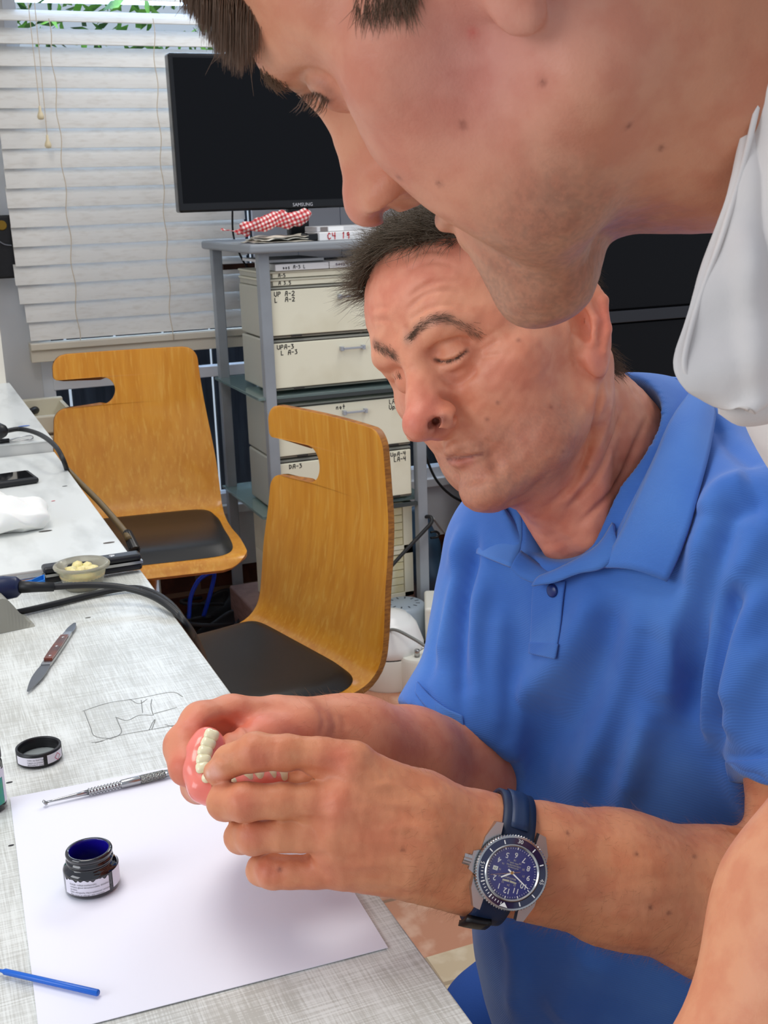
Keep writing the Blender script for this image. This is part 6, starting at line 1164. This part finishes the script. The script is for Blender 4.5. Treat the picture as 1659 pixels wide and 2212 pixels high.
for i, s_ in enumerate(('AUTOMATIC', 'CHRONOMETRE', '200m 660ft')): flat(g, s_, .0012, 0, -.0030 - i * .0013, 0, .01035)
flat(g, 'BREITLING', .0015, 0, .0032, 0, .01035)
for sx in (-1, 1): g.add([MW_ @ Vector((sx * .0002, .0056, .01035)), MW_ @ Vector((sx * .0002, .0044, .01035)), MW_ @ Vector((sx * .0045, .0048, .01035)), MW_ @ Vector((sx * .0042, .0057, .01035))], [(0, 1, 2, 3)])
g.obj('dial_print', mat('pale gold print', (180, 176, 150), rough=.4), DL)
g = G(); g.add([MW_ @ Vector((x_, y_, .01036)) for x_, y_ in ((.0088, -.0012), (.0118, -.0012), (.0118, .0012), (.0088, .0012))], [(0, 1, 2, 3)]); g.obj('date_window', mat('date white', (214, 218, 206)), DL); g = G(); flat(g, '29', .0019, .0103, 0, 0, .01042); g.obj('date_numeral', M_PRINT, DL)
g = G(); bar(g, math.radians(54), -.0015, .0070, .0006, .0004, .0108); g.obj('hour_hand', M_LUME, WT); g = G(); bar(g, math.radians(297), -.003, .0135, .0005, .00025, .0110); g.obj('minute_hand', M_LUME, WT)
g = G(); bar(g, math.radians(70), -.005, .0130, .00012, .00010, .0112); g.lathe([(.0009, .0108), (.0009, .0114), (0, .0114)], MW_, 16); g.obj('second_hand', mat('gold', (190, 160, 90), rough=.3, metal=1), WT)
g = G()
for k in range(60):
    a_ = k * math.pi / 30
    if k in (15, 30, 45): continue
    if k == 0: g.add([MW_ @ Vector((x_, y_, .0119)) for x_, y_ in ((-.0026, .0200), (.0026, .0200), (0, .0172))], [(0, 1, 2)]); continue
    if k % 5 == 0: bar(g, a_, .0172, .0196, .00035, .00035, .0119)
    elif k < 15: bar(g, a_, .0176, .0190, .00022, .00022, .0119)
for k in (15, 30, 45):
    a_ = k * math.pi / 30
    for dx_ in (0, .00012): flat(g, str(k), .0034, .0186 * math.sin(a_) + dx_, .0186 * math.cos(a_), -a_, .0119)
g.obj('bezel_marks', M_LUME, BZL)
g = G(); g.lathe([(0, .0124), (.0150, .0121), (.0153, .0116)], MW_, 64); g.obj('crystal', mat('watch crystal', (255, 255, 255), rough=.02, alpha=.04, spec=1.0), WT, smooth=True)
# strap: follows the wrist section
axn = nrm(vw); pts = []; cen = base_ - nw * .030
hb = hd.bvh()
for th in np.linspace(0, 2 * math.pi, 64, endpoint=False):
    row = []
    for wv in np.linspace(-.0105, .0105, 6):
        d_ = nw * math.cos(th) + uw * math.sin(th); o_ = cen + axn * wv + d_ * .09; h = hb.ray_cast(Vector(o_), Vector(-d_), .09); r_ = (.09 - h[3]) if h[0] is not None else .03; row.append(r_)
    pts.append(row)
Rr = np.array(pts); Rr = np.minimum(Rr, .045)
for _ in range(3): Rr = (np.roll(Rr, 1, 0) + Rr * 2 + np.roll(Rr, -1, 0)) / 4
Rr = Rr.mean(1, keepdims=True) * .5 + Rr * .5
ths = np.linspace(0, 2 * math.pi, 64, endpoint=False); keep = [i for i, t_ in enumerate(ths) if 24 < math.degrees(t_) < 336]; P = np.zeros((len(keep), 6, 3))
for a_, i in enumerate(keep):
    for j, wv in enumerate(np.linspace(-.0105, .0105, 6)): P[a_, j] = cen + axn * wv * (1.0) + (nw * math.cos(ths[i]) + uw * math.sin(ths[i])) * (Rr[i, j] + .0022)
M_STRAP = mat('dark blue rubber', (18, 36, 66), rough=.5); o = np_obj('strap', *grid_mesh(P), M_STRAP, WT); solid(o, .0032, 0)
kk = [i for i, t_ in enumerate(ths) if 62 < math.degrees(t_) < 98]; P = np.zeros((len(kk), 5, 3))
for a_, i in enumerate(kk):
    for j, wv in enumerate(np.linspace(-.003, .0125, 5)): P[a_, j] = cen + axn * wv + (nw * math.cos(ths[i]) + uw * math.sin(ths[i])) * (Rr[i, min(j + 1, 5)] + .0058)
o = np_obj('strap_keeper', *grid_mesh(P), mat('black rubber keeper', (14, 15, 19), rough=.4), WT); solid(o, .0036, 0)
P = np.zeros((12, 4, 3)); kk = [i for i, t_ in enumerate(ths) if 262 < math.degrees(t_) < 325][:12]
for a_, i in enumerate(kk):
    for j, wv in enumerate(np.linspace(-.0055, .0055, 4)): P[a_, j] = cen + axn * wv + (nw * math.cos(ths[i]) + uw * math.sin(ths[i])) * (Rr[i, 2] + .0043)
o = np_obj('strap_panel', *grid_mesh(P[:len(kk)]), mat('raised strap panel', (26, 48, 84), rough=.45), WT); solid(o, .0012, 0)
# ---------------- denture
DN = thing('denture', 'pink acrylic denture with cream teeth held between the fingers of both hands', 'denture', W(490, 1680, .735))
gp = [(446, 1600, .752), (430, 1630, .744), (427, 1665, .736), (440, 1700, .729), (472, 1710, .728), (515, 1698, .735), (562, 1686, .744), (615, 1678, .756)]
D = Sdf(); p, r = WC([(a, b, c, .0088) for a, b, c in gp]); D.chain(p, r, k=.006); D.ell(W(450, 1610, .750), (.010, .009, .008), k=.006); D.ell(W(425, 1660, .742), (.0075, .010, .008), k=.008); D.cone(W(470, 1640, .756), W(560, 1665, .764), .007, .007, k=.012); D.cone(W(455, 1650, .748), W(500, 1690, .752), .008, .008, k=.012)
dk = Skin(D, W(500, 1660, .745) - .06, W(500, 1660, .745) + .06, .0011); dk.V = dk.V + dk.N * dk.noise(.00014, 420, 3)[:, None]; np_obj('gum_base', dk.V, dk.Q, mat('pink acrylic', (238, 128, 112), rough=.25, sss=.25, coat=.4), DN)
M_TOOTH = mat('cream tooth', (236, 228, 190), rough=.22, sss=.15, coat=.3)
tp = bez([W(457, 1588, .741), W(450, 1606, .738), W(443, 1624, .734), W(440, 1642, .730), W(439, 1658, .727), W(448, 1680, .722), W(470, 1694, .721), W(500, 1690, .726), W(535, 1680, .733), (W(560, 1676, .737)), W(585, 1674, .742), W(610, 1674, .748)], 4)[::4]
for i, p_ in enumerate(tp):
    nx = tp[min(i + 1, len(tp) - 1)]; pv = tp[max(i - 1, 0)]; al_ = nrm(nx - pv); vd = nrm(CAM - p_); sd = nrm(np.cross(al_, vd)); molar = i < 5 or i > 7; D = Sdf(); wd = .0042 if molar else .0026
    for q_ in ((-1, -1), (1, -1), (1, 1), (-1, 1)) if molar else ((-.7, 0), (.7, 0)):
        D.ell(p_ + sd * q_[0] * wd * .52 + al_ * q_[1] * .0013, (.0026, .0026, .0026), k=.0014)
    D.cone(p_, p_ - vd * .005, .0032, .003, k=.002); k_ = Skin(D, p_ - .011, p_ + .011, .0007, 1); np_obj('tooth', k_.V, k_.Q, M_TOOTH, DN)
# ================= the person leaning in at the front
FGP = thing('person', 'person leaning in close at upper right, seen in profile, brown fringe, grey white collar', 'person', (.84, -.05, FZ))
S = head_sdf(dict(tip=(0, 10.55, -1.05), tipr=1.0, nx=1.15, nz=.05, chin=(0, 7.5, -8.1), chinr=(2.2, 2.0, 1.5), full=.9, eary=.9, open=True, lips=.65, mouthy=-.3)).xf(FG_R, FG_T)
S.cone(FG(0, -1.5, -4), W(1560, 120, .43), .052, .056, k=.03); S.cone(W(1560, 120, .43), W(1950, 120, .52), .056, .07, k=.03)
ry = ray(838, 467); tt_ = np.linspace(.25, .6, 700); vv = S.val(CAM + ry[None] * tt_[:, None]); k_ = np.argmax(vv < 0); dn_ = tt_[k_] if (vv < 0).any() else .42
S.cone(W(826, 471, dn_ + .001), W(852, 462, dn_ + .002), .0034, .0026, k=.0025, mode='s'); S.cone(W(838, 467, dn_), W(842, 462, dn_ + .012), .0034, .003, k=.002, mode='s')
fg = Skin(S, FG_T + [-.16, -.17, -.16], FG_T + [.34, .17, .17], .0016)
A_ = Sdf(); A_.chain([W(2450, 650, .52), W(2020, 1560, .53), W(1775, 1985, .50), W(1570, 2420, .475), W(1500, 2560, .475)], [.055, .045, .0415, .030, .027], k=.02)
hwp = W(1500, 2560, .475); hd_ = nrm(np.array([-.75, .55, 0])); sd_ = np.array([hd_[1], -hd_[0], 0]); hz = .768
pc = np.array([hwp[0], hwp[1], hz + .012]) + hd_ * .045
A_.cone(hwp, pc, .026, .020, k=.02)
for i, (o_, L_) in enumerate(((-.030, .062), (-.010, .072), (.010, .068), (.028, .054))):
    r0 = pc + sd_ * o_ * .9; r0[2] = hz + .010; A_.sub(Sdf().chain([r0, r0 + hd_ * L_ * .5 + sd_ * o_ * .25 + [0, 0, .006], r0 + hd_ * L_ * .85 + sd_ * o_ * .35 + [0, 0, -.002], r0 + hd_ * L_ + sd_ * o_ * .4 + [0, 0, -.008]], [.0105, .0095, .0085, .0075], k=.004), k=.005, mode='u')
r0 = hwp + hd_ * .012 - sd_ * .022; r0[2] = hz + .008; A_.sub(Sdf().chain([r0, r0 + hd_ * .03 - sd_ * .028, r0 + hd_ * .055 - sd_ * .036 + [0, 0, -.004]], [.013, .0105, .009], k=.005), k=.008, mode='u')
lo = np.minimum(W(2450, 650, .52), pc + hd_ * .09) - .08; hi = np.maximum(W(2450, 650, .52), hwp) + .08; lo[2] = .74
fa = Skin(A_, lo, hi, .0030)
fg.ridges([([(640, 175), (665, 160), (690, 165), (712, 185)], -.0016, .003), ([(648, 195), (672, 178), (694, 182), (710, 198)], .0010, .003), ([(715, 215), (730, 228), (745, 235)], -.0010, .003), ([(560, 130), (580, 120), (600, 140)], -.0006, .005), ([(770, 295), (810, 380), (870, 470), (930, 525)], -.0008, .010), ([(870, 470), (885, 452), (876, 430)], -.0010, .004), ([(955, 528), (985, 540)], -.0018, .0025),
  ([(1300, 300), (1320, 420), (1290, 560)], .0010, .02)])
fg.V = fg.V + fg.N * fg.noise(.00018, 380, 31)[:, None]; fg.up()
LF = ((fg.V - FG_T) @ FG_R) * 100; x, y, z = LF.T
fg.colour((204, 140, 108)); fa.colour((220, 152, 114))
fg.tint((204, 122, 108), 1, mask=np.exp(-((np.abs(x) - 5) ** 2 + (y - 5) ** 2 + (z + 1) ** 2) / 10) * .45); fg.tint((206, 126, 112), 1, mask=ss(y, 9.5, 11.5) * ss(-z, -1.5, .5) * .5)
fg.tint((196, 132, 140), 1, mask=np.exp(-((np.abs(x) - 6) ** 2 + (y - 1) ** 2 + (z + 2) ** 2) / 12) * .35)
rs = np.random.RandomState(8).uniform(.6, 1.25, len(x)); fg.tint((122, 92, 76), 1, mask=ss(-z, 4.2, 7.2) * ss(y, .5, 4) * .50 * rs); fg.tint((122, 92, 76), 1, mask=np.exp(-((np.abs(x) - .5) ** 2 / 6 + (z + 3.1) ** 2 / .7)) * ss(y, 7, 8.5) * .5 * rs)
fg.tint((166, 100, 70), 1, mask=ss(-y, .5, 5) * ss(-z, -2, 3) * .55)  # shade on the neck and rear jaw put into the skin colour
for px, py in ((1358, 272), (1428, 320), (948, 396), (862, 384), (1000, 270), (1172, 178), (560, 100)): fg.at((120, 66, 50), .0012, px, py, .75)
fg.at((196, 80, 70), .0016, 1020, 70, .6); fg.tint((110, 36, 30), .0045, pts=[(824, 470), (852, 463)], a=.7); fg.tint((170, 92, 84), .0035, pts=[(950, 522), (985, 536)], a=.6)  # red spot, nostril shade put into the colour, lip colour
fg.tint((120, 90, 72), .004, pts=[(592, 178), (620, 196), (650, 208)], a=.5); fg.tint((150, 110, 92), .0025, pts=[(650, 196), (672, 180), (694, 184), (712, 200)], a=.5)
fg.tint((70, 48, 40), .0013, pts=[(664, 206), (680, 203), (694, 207), (709, 217)], a=.8); hairm = ss(z, 6.6, 8.2) + ss(-y + .0, -1.6, .4) * ss(z, 2.0, 4.2); fg.tint((96, 66, 50), 1, mask=np.clip(hairm, 0, 1) * .8)
merge('body', [fg, fa], M_SKIN, FGP)
# eye
ec = FG(-3.0, 6.80, 2.0); g = G(); g.lathe([(.0116 * math.sin(a), -.0116 * math.cos(a)) for a in np.linspace(0, math.pi, 24)], Matrix.Translation(Vector(ec)), 32); EY = g.obj('eyeball', mat('eye white', (176, 166, 158), rough=.5, spec=.3), FGP, smooth=True)
fo = nrm(FG_R @ np.array([.05, 1, -.25])); Mi = Matrix.Translation(Vector(ec + fo * .0100)) @ Vector(fo).to_track_quat('Z', 'Y').to_matrix().to_4x4(); g = G(); g.lathe([(.0056, .0), (.0050, .0010), (.002, .0016), (0, .0017)], Mi, 24); g.obj('iris', mat('grey brown iris', (50, 42, 36), rough=.25), EY, smooth=True)
fF, fU, fX = FG_R[:, 1], FG_R[:, 2], FG_R[:, 0]
brow(fg, [(575, 160), (592, 178), (620, 196), (655, 212)], 190, .008, .0022, (1, -.2), (1, .3), M_HAIRF, FGP, seed=11, rad=.00014)
def lash(pts, n, seed, down):
    L0 = fg.line(pts, 10); rng = np.random.RandomState(seed); out = []
    for _ in range(n):
        p_ = L0[rng.randint(len(L0))] + rng.normal(size=3) * .0004; d = nrm(fF * 1.0 - fU * .35 + fX * rng.normal() * .25 + rng.normal(size=3) * .12); out.append(np.array([p_, p_ + d * .0045, p_ + d * .008 + fU * .0014 * down]))
    strands('eyelashes', out, .00016, M_HAIRF, FGP)
lash([(655, 208), (672, 200), (690, 202), (706, 214)], 44, 3, 1)
# fringe hanging from the forehead, scalp hair and sideburn
rng = np.random.RandomState(21); L = []
for _ in range(2700):
    t = rng.beta(1.3, 1.0); px = 385 + 178 * t + rng.normal() * 4; d = rng.uniform(.415, .455)
    tip = [(0, 18), (.15, 40), (.3, 85), (.45, 128), (.6, 150), (.8, 160), (.92, 128), (1.0, 95)]; ty = np.interp(t, [a for a, b in tip], [b for a, b in tip]) * (1 - abs(rng.normal()) * .30 + .08 * math.sin(t * 61)) + rng.normal() * 6
    clump = (round(t * 11 + math.sin(t * 37) * .35)) / 11.0; tx = px + (385 + 178 * clump - px) * rng.uniform(.1, .6) + 6 + rng.normal() * 5; x0 = 430 + 200 * t + rng.normal() * 12; y0 = -170
    p0 = W(x0, y0, d); p3 = W(tx, ty, d - .004); p1 = W(x0 - 55 + 20 * t, -70, d - .004); p2 = W(tx + 2, (ty - 60) * .5 - 10, d - .006); L.append(bez([p0, p1, p2, p3], 4))
for a, b in (((495, 40), (443, 163)), ((520, 60), (548, 208)), ((500, 90), (455, 140))): L.append(bez([W(a[0], a[1], .43), W((a[0] + b[0]) / 2 + 4, (a[1] + b[1]) / 2, .43), W(b[0], b[1], .43)], 6))
strands('fringe', L, .00028, M_HAIRF, FGP)
top_ = ((z > 9.6) & (y < 7.6)).astype(float)
strands('scalp_hair', hairs(fg, top_, 5000, .03, lambda p, n, r: n * .35 + fF * .3 - fU * .5 + r.normal(size=3) * .2, 22, .2, 5) + hairs(fg, ((y < -1.5) & (z > 0) | (y < .8) & (z > 4.2)).astype(float), 4500, .03, lambda p, n, r: n * .35 - fU * .8 + fF * .1 + r.normal(size=3) * .2, 23, .2, 5), .00035, M_HAIRF, FGP)
Ps = proj(fg.V); sb = np.exp(-(((Ps[:, 0] - 840) * .6 + (Ps[:, 1] + 10) * .8) / 34) ** 2) * (Ps[:, 1] < 24) * (Ps[:, 0] > 765) * (Ps[:, 0] < 900) * (fg.N @ nrm(CAM - FG_T) > 0)
if sb.sum() > 0: strands('sideburn', hairs(fg, sb, 900, .009, lambda p, n, r: n * .18 - fU * .7 + fF * .5 + r.normal(size=3) * .2, 24, .2, 4), .00012, M_HAIRF, FGP)
# white coat with its hanging collar flap
M_COAT = mat('grey white cotton', (222, 214, 208), rough=.85, noise=((206, 200, 196), 16, .45, .7), bump=[(14, .5, .012), (700, .15, .0005)])
C_ = Sdf(); C_.chain([W(2040, 420, .52), W(2120, 760, .53), W(2450, 1050, .55), (.84, .02, .92), (.84, -.05, .70)], [.078, .095, .125, .15, .155], k=.05)
C_.chain([W(2200, 480, .54), W(2400, 620, .54), W(2140, 1250, .54)], [.085, .072, .066], k=.03); C_.chain([(.74, .06, 1.12), (.72, -.16, 1.1), (.66, -.22, .85)], [.10, .07, .055], k=.04)
C_.cone((.84, -.05, .70), (.84, -.07, .30), .155, .17, k=.05); C_.plane((.7, 0, .30), (0, 0, -1), k=.01)
C_.sub(Sdf().cone(W(1500, 60, .43), W(1800, 100, .50), .062, .070, k=.01), k=.01); C_.sub(Sdf().cone(W(2140, 1240, .54), W(2020, 1560, .53), .050, .062, k=.01), k=.006)
ck_ = Skin(C_, (.26, -.40, .28), (1.12, .50, 1.45), .0060); ck_.V = ck_.V + ck_.N * ck_.noise(.0025, 28, 5)[:, None]; COAT = np_obj('coat', ck_.V, ck_.Q, M_COAT, FGP)
fl = surf('collar_flap', WR([(1655, -20, .372), (1622, 170, .378), (1596, 330, .386), (1545, 500, .394), (1506, 610, .400), (1478, 700, .404), (1458, 785, .406), (1474, 828, .408), (1512, 850, .410), (1548, 866, .412)]), WR([(1790, -20, .375), (1780, 170, .385), (1770, 330, .395), (1760, 500, .405), (1745, 610, .41), (1730, 690, .415), (1715, 760, .42), (1700, 810, .425), (1660, 850, .425), (1600, 872, .42)]), M_COAT, COAT, .0045, 90, 40, .012)
me_ = fl.data; co = np.zeros(len(me_.vertices) * 3); me_.vertices.foreach_get('co', co); co = co.reshape(-1, 3); W3 = co + np.array(world_loc(fl)); Pp = proj(W3); bump_ = .0035 * np.exp(-((Pp[:, 0] - (1600 + .1 * (Pp[:, 1] - 500))) / 26) ** 2) * ss(Pp[:, 1], 430, 560) - .003 * np.exp(-((Pp[:, 0] - 1655 - .06 * (Pp[:, 1] - 500)) / 22) ** 2) + .0012 * np.sin(Pp[:, 1] / 31 + Pp[:, 0] / 60); co = co + RW[2] * bump_[:, None]; me_.vertices.foreach_set('co', co.ravel()); me_.update()
seam = bez(WR([(1648, 170, .3745), (1612, 330, .3825), (1562, 500, .3905), (1523, 610, .3965), (1495, 700, .4005), (1478, 780, .4025), (1490, 815, .4045), (1525, 838, .4065), (1560, 850, .4085)]), 12); g = G(); g.tube(seam, .0011, 6); g.obj('flap_seam', M_COAT, COAT, smooth=True)
surf('flap_fold', WR([(1545, 862, .416), (1590, 876, .418), (1640, 862, .42), (1690, 845, .42)]), WR([(1560, 872, .43), (1600, 905, .435), (1650, 905, .435), (1700, 890, .435)]), M_COAT, COAT, .004, 14, 6, .003)
# trousers and shoes, out of the picture, so that the figure stands
T_ = Sdf(); 
for s, fx in ((-1, .75), (1, .93)): T_.chain([(.84 + s * .07, -.05, .55), (fx, -.08, .30), (fx, -.10, FZ + .07)], [.12, .075, .055], k=.04)
tk = Skin(T_, (.55, -.3, FZ), (1.12, .2, .7), .008); np_obj('trousers', tk.V, tk.Q, mat('charcoal trousers', (50, 52, 58), rough=.8), FGP)
for fx in (.75, .93):
    S_ = Sdf(); S_.chain([(fx, -.14, FZ + .05), (fx - .03, -.02, FZ + .045), (fx - .06, .10, FZ + .03)], [.045, .042, .033], k=.02); S_.plane((0, 0, FZ + .001), (0, 0, -1)); k_ = Skin(S_, (fx - .16, -.25, FZ - .02), (fx + .1, .2, FZ + .15), .006); np_obj('shoe', k_.V, k_.Q, mat('black leather', (22, 22, 25), rough=.45), FGP)
